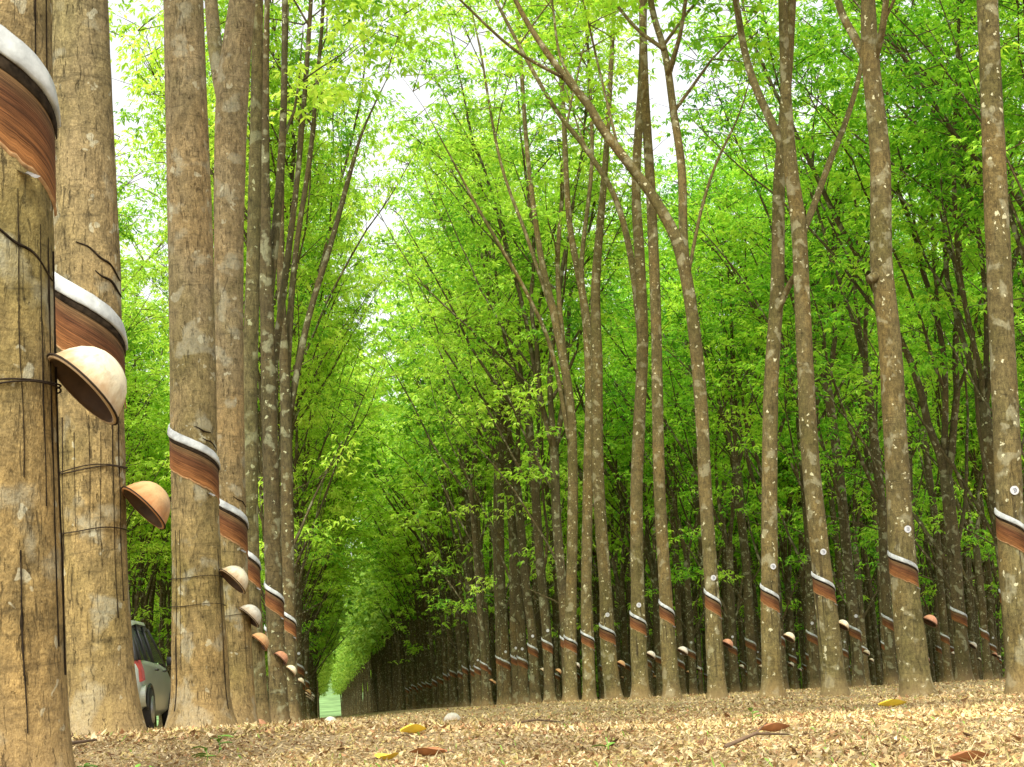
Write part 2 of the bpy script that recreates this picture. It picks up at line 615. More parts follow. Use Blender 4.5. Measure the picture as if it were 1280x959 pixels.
def crown_limbs(mb, sites, p, r, top, rr, nl=None, spread=0.27, zmin=5.5, leafy=0.95, base_d=None):
    nl = nl or rr.choice([2, 3, 3, 4])
    a0 = rr.uniform(0, 6.28)
    for k in range(nl):
        a = a0 + k * 6.28 / nl + rr.uniform(-0.4, 0.4)
        s = spread * rr.uniform(0.5, 1.2)
        d = Vector((math.cos(a) * s, math.sin(a) * s, 1))
        if base_d is not None:
            d = d + base_d * 0.8
        ln = max(1.5, (top - p.z) * rr.uniform(0.8, 1.05))
        rad = r * rr.uniform(0.5, 0.75)
        pts, rads = grow(mb, p, d, ln, rad, rr, sites, 6, 0.05, 0.12, leafy, zmin)
        for i in range(2, len(pts) - 2):
            if rr.random() < 0.42:
                a2 = rr.uniform(0, 6.28)
                grow(mb, pts[i], Vector((math.cos(a2) * 0.75, math.sin(a2) * 0.75, 1)), ln * (1 - i / len(pts)) * 0.6 + 0.8,
                     rads[i] * 0.6, rr, sites, 4, 0.03, 0.15, leafy, zmin)


def generic_tree(seed, r=0.115, top=14.5, zmin=5.4, low=1.0):
    rr = random.Random(seed)
    mb, sites = MB(), []
    fork = rr.uniform(3.6, 7.0)
    lean = Vector((rr.gauss(0, 0.025), rr.gauss(0, 0.025), 0))
    pts, rads = [], []
    z = -0.12
    ph = rr.uniform(0, 6)
    while z < fork:
        w = max(0, z - 1.7)
        pts.append(Vector((lean.x * w + 0.05 * math.sin(z * 0.8 + ph) * min(1, w * 0.5), lean.y * w + 0.05 * math.cos(z * 0.7 + ph) * min(1, w * 0.5), z)))
        rads.append(rad_at(z, r))
        z += 0.07 if z < 0.4 else (0.25 if z < 2 else 0.5)
    mb.tube(pts, rads, 14, wob=0.05, seed=seed)
    p, rl = pts[-1], rads[-1]
    crown_limbs(mb, sites, p - Vector((0, 0, 0.15)), rl, top, rr, zmin=zmin)
    # low side shoots and thin ascending limbs
    for _ in range(rr.randint(2, 4)):
        i = rr.randint(int(len(pts) * 0.62), len(pts) - 1)
        a = rr.uniform(0, 6.28)
        grow(mb, pts[i], Vector((math.cos(a) * 0.6, math.sin(a) * 0.6, 1)), rr.uniform(3, 6.5), rr.uniform(0.025, 0.05), rr, sites, 5, 0.03, 0.3, 0.7 * low, zmin - 1.0)
    for _ in range(int(rr.randint(2, 5) * low)):
        i = rr.randint(int(len(pts) * 0.62), len(pts) - 1)
        a = rr.uniform(0, 6.28)
        grow(mb, pts[i], Vector((math.cos(a), math.sin(a), 0.45)), rr.uniform(0.9, 2.0), 0.016, rr, sites, 4, 0.0, 0.3, 0.8, 2.9, droop=0.08)
    return mb, sites


VARIANTS = []
for s in range(8):
    mb, sites = generic_tree(100 + s, r=0.105 + 0.012 * (s % 3), top=13.8 + 0.7 * (s % 4))
    wm = mb.mesh('rubber_wood', M['bark_far'])
    rs = np.random.default_rng(500 + s)
    V = leaflets(sites, rs, per=6, spread=0.32, L=(0.10, 0.165), W=0.38)
    print('variant', s, len(sites), len(V))
    lm = quads_mesh('rubber_leaves', V, M['leaf_green'])
    VARIANTS.append((wm, lm, 0.105 + 0.012 * (s % 3)))
    print('variant', s, len(sites), len(V))


FARV = []
for s in range(4):
    wm, lm, rv = VARIANTS[s * 2]
    mb, sites = generic_tree(100 + s * 2, r=rv, top=13.8 + 0.7 * s)
    V = leaflets(sites[::2], np.random.default_rng(700 + s), per=5, spread=0.38, L=(0.18, 0.28), W=0.42)
    FARV.append((mb.mesh('rubber_wood_far', M['bark_far']), quads_mesh('rubber_leaves_far', V, M['leaf_green']), rv))


# ------------------------------------------------------------------ tapping panel, guard, tag
def helix_rows(cen, rad, z0, k, dz_list, dr_list, a0=-100, a1=98, n=30, vdown=False):
    """rows around the trunk (angle measured from the camera side), z falls to the right"""
    rows, uvs = [], []
    for j, (dz, dr) in enumerate(zip(dz_list, dr_list)):
        row, u = [], []
        for i in range(n + 1):
            a = R(a0 + (a1 - a0) * i / n)
            z = z0 - k * a + dz
            c = cen(z)
            rr_ = rad(z) + dr
            row.append((c.x + math.sin(a) * rr_, c.y - math.cos(a) * rr_, z))
            u.append((i / n, 1 - j / max(1, len(dz_list) - 1)))
        rows.append(row)
        uvs.append(u)
    return rows, uvs


def add_panel(t, cen, rad, z0, k=0.062, h=0.17, hero=False, th=1.0):
    n = 36 if hero else 14
    mb = MB()
    m = 7 if hero else 3
    rows, uvs = helix_rows(cen, rad, z0, k, [-0.012 - h * j / m for j in range(m + 1)],
                           [0.006] + [0.0045] * (m - 1) + [0.003], n=n)
    def jig(rw, amp):
        for i, p in enumerate(rw):
            d = amp * (mnoise.noise(Vector((i * 0.21, z0 * 31, 0.0))) + 0.6 * mnoise.noise(Vector((i * 0.9, z0 * 17, 5.0))))
            rw[i] = (p[0], p[1], p[2] + d)
    jig(rows[-1], 0.012)
    jig(rows[-2], 0.006)
    # irregular lower lip turning into the trunk
    mb.grid(rows, uvs)
    link('tapping_panel', mb.mesh('tapping_panel', M['panel']), t)
    # rain guard: a half-round gutter strip
    g = MB()
    prof = [(0.028, 0.002), (0.030, 0.005), (0.026, 0.009), (0.012, 0.012), (0.0, 0.0145), (-0.012, 0.015), (-0.016, 0.012), (-0.014, 0.004)]
    rows, uvs = helix_rows(cen, rad, z0, k, [p[0] * th for p in prof], [p[1] for p in prof], n=n)
    if hero:
        for j, rw in enumerate(rows):
            for i, p in enumerate(rw):
                d = 0.0022 * mnoise.noise(Vector((i * 0.45, j * 0.3, z0 * 9)))
                rw[i] = (p[0], p[1], p[2] + d)
    g.grid(rows, uvs)
    link('rain_guard', g.mesh('rain_guard', M['guard']), t)
    if hero:
        tmb = MB()
        rows, uvs = helix_rows(cen, rad, z0, k, [-0.016 * th, -0.018 * th, -0.034 * th, -0.037 * th], [0.0065, 0.0085, 0.0080, 0.0055], a0=-98, a1=96, n=n)
        tmb.grid(rows)
        link('tar_line', tmb.mesh('tar_line', M['tar']), t)
        # pale cut lip at the foot of the panel
        lip = MB()
        rows, uvs = helix_rows(cen, rad, z0, k, [-0.010 - h, -0.014 - h, -0.019 - h], [0.0035, 0.006, 0.001], n=n)
        for rw in rows:
            jig(rw, 0.012)
        lip.grid(rows)
        link('cut_lip', lip.mesh('cut_lip', M['lip']), t)
        # metal spout under the low end of the cut
        a = R(38)
        zs_ = z0 - k * a - h - 0.035
        c = cen(zs_)
        r = rad(zs_)
        dr_ = Vector((math.sin(a), -math.cos(a), 0))
        sp = MB()
        tg = Vector((math.cos(a), math.sin(a), 0))
        sp.grid([[c + dr_ * (r - 0.004 + u * 0.05) + tg * (v * 0.012) + Vector((0, 0, 0.005 * v * v - 0.022 * u)) for v in (-1, -0.5, 0, 0.5, 1)] for u in (0, 0.5, 1)])
        link('spout', sp.mesh('spout', M['rim0']), t)


def disc(mb, c, r, nrm, th=0.004, seg=20):
    nrm = Vector(nrm).normalized()
    x = nrm.cross(Vector((0, 0, 1))).normalized()
    y = nrm.cross(x)
    b = len(mb.v)
    for off in (0, th):
        for k in range(seg):
            a = 2 * math.pi * k / seg
            mb.v.append(Vector(c) + nrm * off + (x * math.cos(a) + y * math.sin(a)) * r)
    for k in range(seg):
        mb.f.append((b + k, b + (k + 1) % seg, b + seg + (k + 1) % seg, b + seg + k))
    mb.f.append(tuple(b + seg + k for k in range(seg)))
    mb.f.append(tuple(b + k for k in reversed(range(seg))))


def make_tag(r=0.036):
    a = MB()
    disc(a, (0, 0, 0), r, (0, -1, 0), 0.006)
    am = a.mesh('tag', M['tag'], False)
    # dark hook mark: ring arc and a dot
    b = MB()
    pts = [Vector((math.cos(t) * r * 0.42, -0.009, math.sin(t) * r * 0.42)) for t in np.linspace(-2.2, 2.6, 14)]
    b.tube(pts, [r * 0.07] * 14, 5)
    b.tube([Vector((0, -0.007, 0)), Vector((0, -0.011, 0))], [r * 0.13] * 2, 8)
    bm_ = b.mesh('tag_mark', M['tagmark'])
    return am, bm_


TAG, TAGM = make_tag()


def put_tag(t, cen, rad, z, dx=0.01):
    c = cen(z)
    o = link('tag', TAG, t, (c.x + dx, c.y - math.sqrt(max(0, rad(z) ** 2 - dx ** 2)) - 0.004, z))
    link('tag_mark', TAGM, o)
    return o


# ------------------------------------------------------------------ cups
def cup_mesh(mat, seg=32):
    R0 = 0.083
    prof = [(0.0, 0.074), (0.022, 0.0735), (0.030, 0.071), (0.045, 0.063), (0.060, 0.048), (0.072, 0.028), (0.079, 0.010), (R0, 0.0), (R0 + 0.003, -0.003), (R0 + 0.002, -0.008),
            (R0 - 0.004, -0.008), (R0 - 0.008, 0.0), (0.070, 0.018), (0.058, 0.038), (0.042, 0.054), (0.025, 0.063), (0.0, 0.066)]
    mb = MB()
    n = len(prof)
    for (r, z) in prof:
        for k in range(seg):
            a = 2 * math.pi * k / seg
            mb.v.append(Vector((math.cos(a) * r, math.sin(a) * r, z)))
    for i in range(n - 1):
        for k in range(seg):
            a = i * seg + k
            b = i * seg + (k + 1) % seg
            mb.f.append((a, b, b + seg, a + seg))
    me = mb.mesh('latex_cup', mat)
    me.materials.append(M['cup_inside'])
    for p in me.polygons:
        if p.index >= 10 * seg:
            p.material_index = 1
    return me


CUPS = {k: cup_mesh(M[k]) for k in ('cup_cream', 'cup_white', 'cup_clay', 'cup_tan')}
CUPS_S = {k: cup_mesh(M[k], 12) for k in CUPS}


def holder_mesh():
    mb = MB()
    pts = [Vector((math.cos(t) * 0.088, math.sin(t) * 0.088, -0.004)) for t in np.linspace(0, 2 * math.pi, 25)]
    mb.tube(pts, [0.0022] * 25, 5)
    mb.tube([Vector((-0.088, 0, -0.004)), Vector((-0.12, 0.01, 0.0)), Vector((-0.15, 0.02, 0.02))], [0.0025] * 3, 5)
    return mb.mesh('wire_holder', M['wire'])


HOLD = holder_mesh()


def place_cup(loc, kind, label, group, near=True, tilt=46, spin=0.0, face=14):
    me = (CUPS if near else CUPS_S)[kind]
    o = bpy.data.objects.new('latex_cup', me)
    COL.objects.link(o)
    # dome points up and to the right, the mouth turned down-left and a little to the viewer
    o.matrix_world = Matrix.Translation(loc) @ Matrix.Rotation(R(spin), 4, 'Z') @ Matrix.Rotation(R(-face), 4, 'X') @ Matrix.Rotation(R(tilt), 4, 'Y')
    tag(o, label, 'cup', group)
    if near:
        link('wire_holder', HOLD, o)
    return o


# ------------------------------------------------------------------ hero trees
def hero(name, D, path, label, mat, r_ref=None, limbs=(), band=None, k=0.062, tagpx=None, seg=24, near=False,
         group=None, leafmat='leaf_green', top=14.5, seed=1, th=1.0, leafy=0.9, zmin=8.0, crown=True):
    """path: (px, py, width_px) from the ground up; limbs: (points, r0_px, r1_px, depth)"""
    rr = random.Random(seed)
    sc = FPX / D
    P, W = [], []
    for (px, py, w) in path:
        P.append(at(px, py, D))
        W.append(w / 2 / sc)
    base = P[0].copy()
    g0 = gz(base.x, base.y)
    # root the trunk in the ground
    dirb = (P[1] - P[0]).normalized()
    root = P[0] + dirb * ((g0 - P[0].z) / dirb.z)
    root.z = g0
    loc = root.copy()
    P = [p - loc for p in P if p.z > g0 + 0.12]
    W = W[-len(P):]
    P = [Vector((0, 0, -0.12)), Vector((0, 0, 0))] + P
    # taper (without the flare) at foot
    W = [W[0], W[0]] + W
    t = bpy.data.objects.new(name, None)
    COL.objects.link(t)
    t.location = loc
    tag(t, label, 'tree', group)
    cp = catmull(P, 14 if near else 8)
    zs = [p[2] for p in P]
    # dense uniform resample in z for the lower trunk
    rads = []
    for q in cp:
        z = q[2]
        w = np.interp(z, zs, W)
        zz = max(z, 0)
        rads.append(float(w) * (1 + (0.20 if D < 4 else 0.34) * math.exp(-zz / 0.09) + 0.08 * math.exp(-zz / 0.3)))
    zc = np.array([q[2] for q in cp])
    xc = np.array([q[0] for q in cp])
    yc = np.array([q[1] for q in cp])
    rc = np.array(rads)
    znew = []
    z = -0.12
    while z < zc[-1] - 0.05:
        znew.append(z)
        z += (0.03 if near else 0.05) if z < (3 if near else 0.5) else (0.12 if near else 0.2)
    znew.append(float(zc[-1]))

    def cen(z):
        return Vector((float(np.interp(z, zc, xc)), float(np.interp(z, zc, yc)), z))

    def rad(z):
        return float(np.interp(z, zc, rc))
    mb, sites = MB(), []
    mb.tube([cen(z) for z in znew], [rad(z) for z in znew], seg, wob=0.035 if near else 0.05, seed=seed)
    for lb in limbs:
        pts, w0, w1, dep = lb[:4]
        n = len(pts)
        LP = [at(px, py, D + dep * i / (n - 1)) - loc for i, (px, py) in enumerate(pts)]
        LP = [Vector(q) for q in catmull(LP, 5)]
        LR = [(w0 + (w1 - w0) * i / (len(LP) - 1)) / 2 / sc for i in range(len(LP))]
        if len(lb) > 4 and not lb[4] and len(pts) > 3:
            # thin free limb: runs out to a twig with a few leaves
            for i in range(len(LR)):
                LR[i] *= 1 - 0.75 * max(0, (i / (len(LR) - 1) - 0.55) / 0.45)
            grow(mb, LP[-1], (LP[-1] - LP[-2]).normalized(), 1.6, LR[-1] * 1.0, rr, sites, 5, 0.02, 0.0, 1.0, 3.0)
        mb.tube(LP, LR, 10, wob=0.04, seed=seed)
        if len(lb) > 4 and lb[4] and LP[-1].z > 4:
            d = (LP[-1] - LP[-3]).normalized()
            grow(mb, LP[-1], d, max(1.5, top - LP[-1].z) * 0.7, LR[-1], rr, sites, 6, 0.06, 0.15, leafy, zmin)
            for i in range(len(LP) // 2, len(LP), 3):
                if rr.random() < 0.6:
                    a = rr.uniform(0, 6.28)
                    grow(mb, LP[i], Vector((math.cos(a) * .7, math.sin(a) * .7, 1)), rr.uniform(1.5, 3.5), LR[i] * 0.5, rr, sites, 4, 0.03, 0.2, leafy, zmin)
    if crown:
        pe = cen(znew[-1])
        de = (pe - cen(znew[-1] - 0.6)).normalized()
        # trunk goes on above the frame and breaks into the crown
        h2 = max(pe.z + 0.8, 5.5)
        ext = [pe + de * (s) for s in np.linspace(0, h2 - pe.z, 5)]
        mb.tube([pe - de * 0.1] + ext[1:], [rad(znew[-1]) * (1 - 0.05 * i) for i in range(5)], seg // 2, wob=0.03, seed=seed)
        crown_limbs(mb, sites, ext[-1] - de * 0.15, rad(znew[-1]) * 0.85, top, rr, zmin=zmin, leafy=leafy)
    link('trunk', mb.mesh(name, M[mat]), t)
    if sites:
        V = leaflets(sites, np.random.default_rng(seed), per=10 if D > 25 else 7, spread=0.32, L=(0.10, 0.16), W=0.38)
        link('crown', quads_mesh(name + '_leaves', V, M[leafmat]), t)
    if band:
        band = (band[0], band[1], (band[2] if len(band) > 2 else 0.17) + 0.02)
        z0 = at(band[0], band[1], D).z - g0
        add_panel(t, cen, rad, z0, k, hero=True, h=band[2] if len(band) > 2 else 0.17, th=th)
    if tagpx:
        p = at(tagpx[0], tagpx[1], D) - loc
        put_tag(t, cen, rad, p.z, dx=max(-0.06, min(0.06, p.x - cen(p.z).x)))
    return t, cen, rad, loc


def ring_wire(t, cen, rad, z, tilt=0.0, loops=2, tail=None):
    mb = MB()
    for q in range(loops):
        pts = []
        for a in np.linspace(0, 2 * math.pi, 41):
            zz = z + q * 0.006 + tilt * math.sin(a) + 0.004 * math.sin(a * 3 + q)
            c = cen(zz)
            r = rad(zz) * 1.02 + 0.004
            pts.append(Vector((c.x + math.sin(a) * r, c.y - math.cos(a) * r, zz)))
        mb.tube(pts, [0.0018] * len(pts), 5)
    if tail:
        mb.tube([Vector(p) for p in tail], [0.0028] * len(tail), 5)
    link('wire', mb.mesh('wire', M['wire']), t)


def scar(t, cen, rad, z0, a0, a1, k, w=0.004, name='old_cut'):
    mb = MB()
    pts = []
    for a in np.linspace(R(a0), R(a1), 16):
        z = z0 - k * a + 0.004 * math.sin(a * 9)
        c = cen(z)
        r = rad(z) * 1.01
        pts.append(Vector((c.x + math.sin(a) * r, c.y - math.cos(a) * r, z)))
    mb.tube(pts, [w * (0.4 + 0.6 * math.sin(math.pi * (i + 0.5) / 16)) for i in range(16)], 5)
    link(name, mb.mesh(name, M['tar']), t)


def drip(t, cen, rad, a, z_top, z_bot, w=0.005, name='drip_stain'):
    """a raised dark run of dried latex"""
    mb = MB()
    rows = []
    n = 40
    w = w * 1.5
    for i in range(n):
        u = i / (n - 1)
        z = z_top + (z_bot - z_top) * u
        c = cen(z)
        r = rad(z) * 1.012
        aa = R(a) + 0.05 * mnoise.noise(Vector((z * 4, a, 1)))
        hw = w / r * (0.25 + 1.1 * abs(mnoise.noise(Vector((z * 22, a * 3, 2)))) + 0.35 * mnoise.noise(Vector((z * 70, a, 5)))) * (1 - 0.6 * u) + 0.002
        rows.append([(c.x + math.sin(aa + q * hw) * (r + (0.0018 if q == 0 else -0.003)), c.y - math.cos(aa + q * hw) * (r + (0.0018 if q == 0 else -0.003)), z) for q in (-1, -0.5, 0, 0.5, 1)])
    mb.grid(rows)
    link(name, mb.mesh(name, M['tar']), t)


# ---- left row
GL = 'tapped rubber trees of the near left row'
# (D, path, limbs, band)
L1 = hero('rubber_tree', 3.7, [(-2, 1000, 150), (-2, 850, 152), (-6, 700, 158), (-10, 500, 158), (-12, 300, 156), (-12, 0, 152), (-14, -300, 146), (-14, -900, 140)],
          'wide ochre trunk cut by the left photo edge, its white guard strip near the top', 'bark_near', band=(-12, 66, 0.155), k=0.074, seg=56, near=True, group=GL, seed=11, th=1.25, zmin=9)
L2 = hero('rubber_tree', 6.05, [(124, 920, 92), (119, 800, 86), (115, 700, 85), (112, 500, 85), (107, 300, 84), (95, 0, 80), (88, -300, 76), (84, -700, 74)],
          'second trunk from the left, mottled olive brown, with a large cream cup hanging in front', 'bark_near', band=(113, 384, 0.16), k=0.068, seg=48, near=True, group=GL, seed=12, th=1.15, zmin=9)
L3 = hero('rubber_tree', 10.25, [(252, 915, 74), (249, 800, 66), (246, 700, 60), (243, 600, 58), (238, 300, 57), (229, 0, 51), (226, -200, 48)],
          'straight pale brown trunk just right of the parked car', 'bark_near', band=(244, 560, 0.15), k=0.060, seg=40, near=True, group=GL, seed=13, zmin=8)
L4 = hero('rubber_tree', 12.5, [(297, 905, 54), (293, 800, 42), (289, 700, 40), (286, 500, 38), (286, 300, 38), (291, 110, 42), (303, 0, 34), (310, -120, 30)],
          'forked grey trunk touching the straight pale trunk on its right side', 'bark_near', band=(286, 638, 0.16), k=0.060, seg=36, near=True, group=GL, seed=14, zmin=7.5,
          limbs=[([(288, 150), (276, 100), (268, 50), (262, -20), (250, -160)], 24, 14, 0.5, True)])
L5 = hero('rubber_tree', 15.7, [(322, 903, 34), (316, 800, 27), (312, 700, 24), (312, 500, 20), (317, 300, 17), (321, 100, 15), (322, 0, 14), (322, -120, 12)],
          'slim greenish trunk right of the forked grey trunk', 'bark_olive', band=(308, 695, 0.16), k=0.060, seg=28, group=GL, seed=15, zmin=6.5, leafy=0.55, leafmat='leaf_lime')
L6 = hero('rubber_tree', 20.5, [(350, 903, 28), (344, 780, 22), (339, 600, 20), (334, 400, 18), (331, 250, 14), (332, 100, 9), (334, 0, 7)],
          'dark trunk with several steep thin limbs beside the slim greenish trunk', 'bark_far', band=(327, 742, 0.16), k=0.060, seg=24, group=GL, seed=16, zmin=6.0, leafy=0.55, leafmat='leaf_lime',
          limbs=[([(335, 380), (348, 250), (355, 120), (356, -60)], 13, 7, 0.8, True), ([(338, 500), (352, 380), (372, 220), (385, 60), (392, -60)], 10, 5, 1.5, True)])
L7 = hero('rubber_tree', 25.4, [(366, 902, 22), (361, 780, 17), (359, 650, 16), (357, 500, 14), (351, 350, 10), (352, 200, 8), (357, 60, 6)],
          'left row trunk whose long crooked limb leans out over the alley', 'bark_far', band=(346, 772, 0.16), k=0.060, seg=20, group=GL, seed=17, zmin=5.5, leafy=0.55, leafmat='leaf_lime',
          limbs=[([(361, 520), (385, 400), (415, 300), (438, 215), (455, 160), (484, 98)], 9, 5, 2.0, False),
                 ([(358, 480), (368, 330), (388, 190), (402, 40)], 9, 5, 1.0, True)])

for (tr, zw, tl, lp) in ((L1, 0.71, 0.016, 2), (L2, 0.79, 0.008, 2), (L2, 0.61, 0.004, 1), (L3, 0.76, 0.002, 1), (L3, 0.62, 0.002, 1), (L4, 0.70, 0.0, 1)):
    ring_wire(tr[0], tr[1], tr[2], zw, tl, lp)
for (a, zt, zb, w) in ((34, 1.08, 0.55, .003), (58, 1.02, 0.5, .004), (70, 1.0, 0.25, .007), (84, 0.98, 0.2, .006), (30, 0.42, 0.1, .006), (55, 1.55, 1.26, .005), (72, 1.5, 1.2, .004)):
    drip(L1[0], L1[1], L1[2], a, zt, zb, w)
for (a, zt, zb, w) in ((-45, 0.95, 0.2, .005), (-20, 0.9, 0.62, .004), (5, 0.95, 0.55, .004), (22, 0.9, 0.5, .004), (45, 0.95, 0.35, .009), (60, 0.95, 0.4, .008), (-62, 0.9, 0.3, .004)):
    drip(L2[0], L2[1], L2[2], a, zt, zb, w)
for (a, zt, zb, w) in ((-52, 1.0, 0.1, .010), (-38, 1.0, 0.3, .005), (62, 0.9, 0.1, .006)):
    drip(L3[0], L3[1], L3[2], a, zt, zb, w)
for (a, zt, zb, w) in ((-20, 0.85, 0.2, .006), (40, 0.85, 0.3, .006)):
    drip(L4[0], L4[1], L4[2], a, zt, zb, w)
scar(L2[0], L2[1], L2[2], 1.47, -10, 80, 0.07)
scar(L2[0], L2[1], L2[2], 1.41, 20, 85, 0.06)
scar(L3[0], L3[1], L3[2], 1.49, 25, 80, 0.06)
scar(L3[0], L3[1], L3[2], 1.52, 5, 50, 0.04)
scar(L4[0], L4[1], L4[2], 1.44, 15, 80, 0.05)
scar(L1[0], L1[1], L1[2], 1.02, 5, 80, 0.07, 0.003)

# ---- right row
GR = 'tapped rubber trees of the near right row'
RT = []
RT.append(hero('rubber_tree', 15.6, [(1280, 870, 42), (1273, 780, 36), (1265, 690, 36), (1256, 500, 34), (1245, 250, 32), (1234, 0, 28), (1228, -150, 26)],
               'speckled trunk at the right photo edge with a round white tag', 'bark_right', band=(1262, 655, 0.17), tagpx=(1262, 615), seg=28, group=GR, seed=31, zmin=7.5))
RT.append(hero('rubber_tree', 19.8, [(1147, 872, 46), (1138, 800, 38), (1128, 700, 34), (1120, 560, 31), (1112, 420, 30), (1102, 330, 29), (1100, 200, 27), (1088, 70, 24), (1084, -40, 16)],
               'stout speckled trunk with a side knob and a fork near the top of the photo', 'bark_right', band=(1129, 704, 0.16), tagpx=(1130, 663), seg=26, group=GR, seed=32, zmin=8,
               limbs=[([(1090, 90), (1070, 50), (1050, 10), (1035, -60)], 13, 9, 0.5, True), ([(1092, 80), (1104, 30), (1112, -50)], 11, 8, -0.5, True),
                      ([(1106, 345), (1095, 346), (1086, 350)], 16, 12, -0.1, False)]))
RT.append(hero('rubber_tree', 22.8, [(1044, 870, 38), (1036, 790, 29), (1028, 720, 25), (1012, 560, 23), (1004, 400, 21), (998, 280, 20), (986, 190, 19), (981, 80, 13), (977, -40, 11)],
               'bent speckled trunk crossing in front of another stem high up', 'bark_right', band=(1028, 728, 0.16), tagpx=(1026, 691), seg=24, group=GR, seed=33, zmin=7.5,
               limbs=[([(988, 215), (972, 170), (945, 110), (930, 60), (915, -30)], 13, 9, 0.6, True),
                      ([(1000, 300), (1018, 255), (1038, 200), (1058, 150), (1075, 90), (1085, 20)], 10, 6, 1.4, True)]))
RT.append(hero('rubber_tree', 24.5, [(966, 872, 34), (964, 800, 26), (962, 740, 22), (962, 600, 20), (964, 480, 19), (972, 350, 18), (974, 230, 16), (984, 100, 13), (992, -40, 11)],
               'grey brown trunk just left of the bent crossing trunk', 'bark_right', band=(963, 742, 0.15), tagpx=(964, 709), seg=24, group=GR, seed=34, zmin=7.5,
               limbs=[([(968, 400), (985, 360), (1000, 335)], 9, 8, -0.4, False)]))
RT.append(hero('rubber_tree', 25.8, [(897, 872, 30), (893, 800, 22), (890, 740, 18), (882, 620, 17), (876, 500, 17), (866, 400, 16), (850, 312, 16), (822, 255, 14), (790, 210, 13), (752, 160, 12), (735, 130, 11), (705, 95, 9), (660, 30, 7), (630, -30, 6)],
               'reddish brown trunk whose top arches far out to the left', 'bark_right', band=(890, 748, 0.16), tagpx=(890, 723), seg=22, group=GR, seed=35, zmin=6.4, top=16, crown=False,
               limbs=[([(858, 350), (854, 290), (852, 210), (842, 140), (832, 70), (815, 10), (808, -60)], 13, 8, 0.8, True),
                      ([(860, 345), (876, 265), (895, 205), (925, 140), (945, 70)], 5, 2.5, 0.4, False),
                      ([(830, 62), (795, 35), (762, -5)], 6, 4, 0.5, True), ([(834, 95), (852, 35), (862, -40)], 6, 4, -0.6, True),
                      ([(752, 160), (722, 110), (700, 70), (690, 0)], 5, 3, 0.4, True), ([(775, 195), (745, 70), (725, -20)], 4, 2.5, 1.4, True), ([(705, 98), (640, 60), (570, -5)], 5, 3, -0.6, True)]))
RT.append(hero('rubber_tree', 27.5, [(840, 870, 28), (835, 800, 20), (832, 740, 16), (824, 600, 15), (820, 400, 14), (814, 250, 13), (806, 110, 11), (802, -30, 9)],
               'straight slim trunk just left of the trunk with the arching top', 'bark_right', band=(832, 761, 0.15), seg=20, group=GR, seed=36, zmin=6.8, top=16))
RT.append(hero('rubber_tree', 30.0, [(801, 872, 27), (798, 800, 21), (797, 740, 17), (796, 600, 16), (803, 440, 15), (800, 330, 14), (795, 230, 12), (802, 100, 10), (806, -30, 8)],
               'slim trunk with a dark crotch halfway up and a small white tag', 'bark_right', band=(797, 774, 0.16), tagpx=(797, 757), seg=20, group=GR, seed=37, zmin=6.8, top=16,
               limbs=[([(803, 440), (790, 330), (770, 250), (735, 190), (690, 130), (640, 40), (610, -20)], 10, 4, 1.5, True)]))
RT.append(hero('rubber_tree', 34.0, [(767, 872, 26), (760, 810, 20), (757, 740, 16), (748, 600, 15), (746, 450, 15), (745, 350, 12), (757, 200, 8), (765, 60, 6)],
               'trunk with a knot near its fork, third from the alley in the right row', 'bark_right', band=(758, 788, 0.16), tagpx=(758, 769), seg=18, group=GR, seed=38, zmin=6.5, top=16.0, leafmat='leaf_lime',
               limbs=[([(746, 470), (735, 400), (727, 330), (740, 200), (735, 60)], 9, 4, 1.0, True)]))
RT.append(hero('rubber_tree', 37.7, [(737, 872, 22), (735, 810, 16), (733, 740, 14), (735, 600, 13), (737, 480, 12), (730, 380, 10), (712, 280, 8), (705, 150, 6)],
               'thin trunk second from the alley, close behind the multi stemmed one', 'bark_right', band=(735, 796, 0.15), seg=16, group=GR, seed=39, zmin=6, top=16.0, leafmat='leaf_lime'))
RT.append(hero('rubber_tree', 40.0, [(714, 874, 22), (713, 810, 16), (714, 740, 14), (716, 600, 13), (712, 500, 12), (694, 400, 10), (676, 320, 8), (660, 200, 6), (650, 60, 5)],
               'multi stemmed trunk nearest the alley, its limbs leaning left', 'bark_right', band=(713, 801, 0.16), seg=16, group=GR, seed=40, zmin=5.5, top=16.0, leafmat='leaf_lime',
               limbs=[([(714, 520), (704, 430), (697, 330), (705, 200), (700, 80)], 8, 4, 1.0, True),
                      ([(713, 560), (690, 440), (655, 360), (600, 265), (560, 190), (530, 135)], 6, 3, -0.8, False),
                      ([(700, 420), (660, 300), (625, 200), (600, 60)], 6, 3, 0.8, True)]))

# ------------------------------------------------------------------ cups on the near trees
left_cups = [(L1, (116, 468), 3.68, 'cup_cream', 'largest cream cup, tipped over in front of the second trunk from the left'),
             (L2, (186, 622), 6.0, 'cup_tan', 'orange tan cup tipped over in the gap right of the second trunk'),
             (L3, (293, 718), 10.2, 'cup_cream', 'cream cup tipped over at the right edge of the straight pale trunk'),
             (L4, (312, 764), 12.45, 'cup_white', 'pale cup directly below and right of the cream cup of the pale trunk'),
             (L5, (324, 797), 15.6, 'cup_tan', 'dark tan cup on the slim greenish trunk'),
             (L6, (350, 818), 20.4, 'cup_clay', 'brick red cup on the dark many limbed trunk'),
             (L7, (362, 834), 25.3, 'cup_cream', 'small cream cup just beyond the brick red cup')]
GC = 'latex cups wired to the near trees'
for tr, px, D, kind, lb in left_cups:
    place_cup(at(px[0] + 3, px[1] + 3, D - 0.02) - Vector((0.02, 0, 0.02)), kind, lb, GC, tilt=44, face=15)
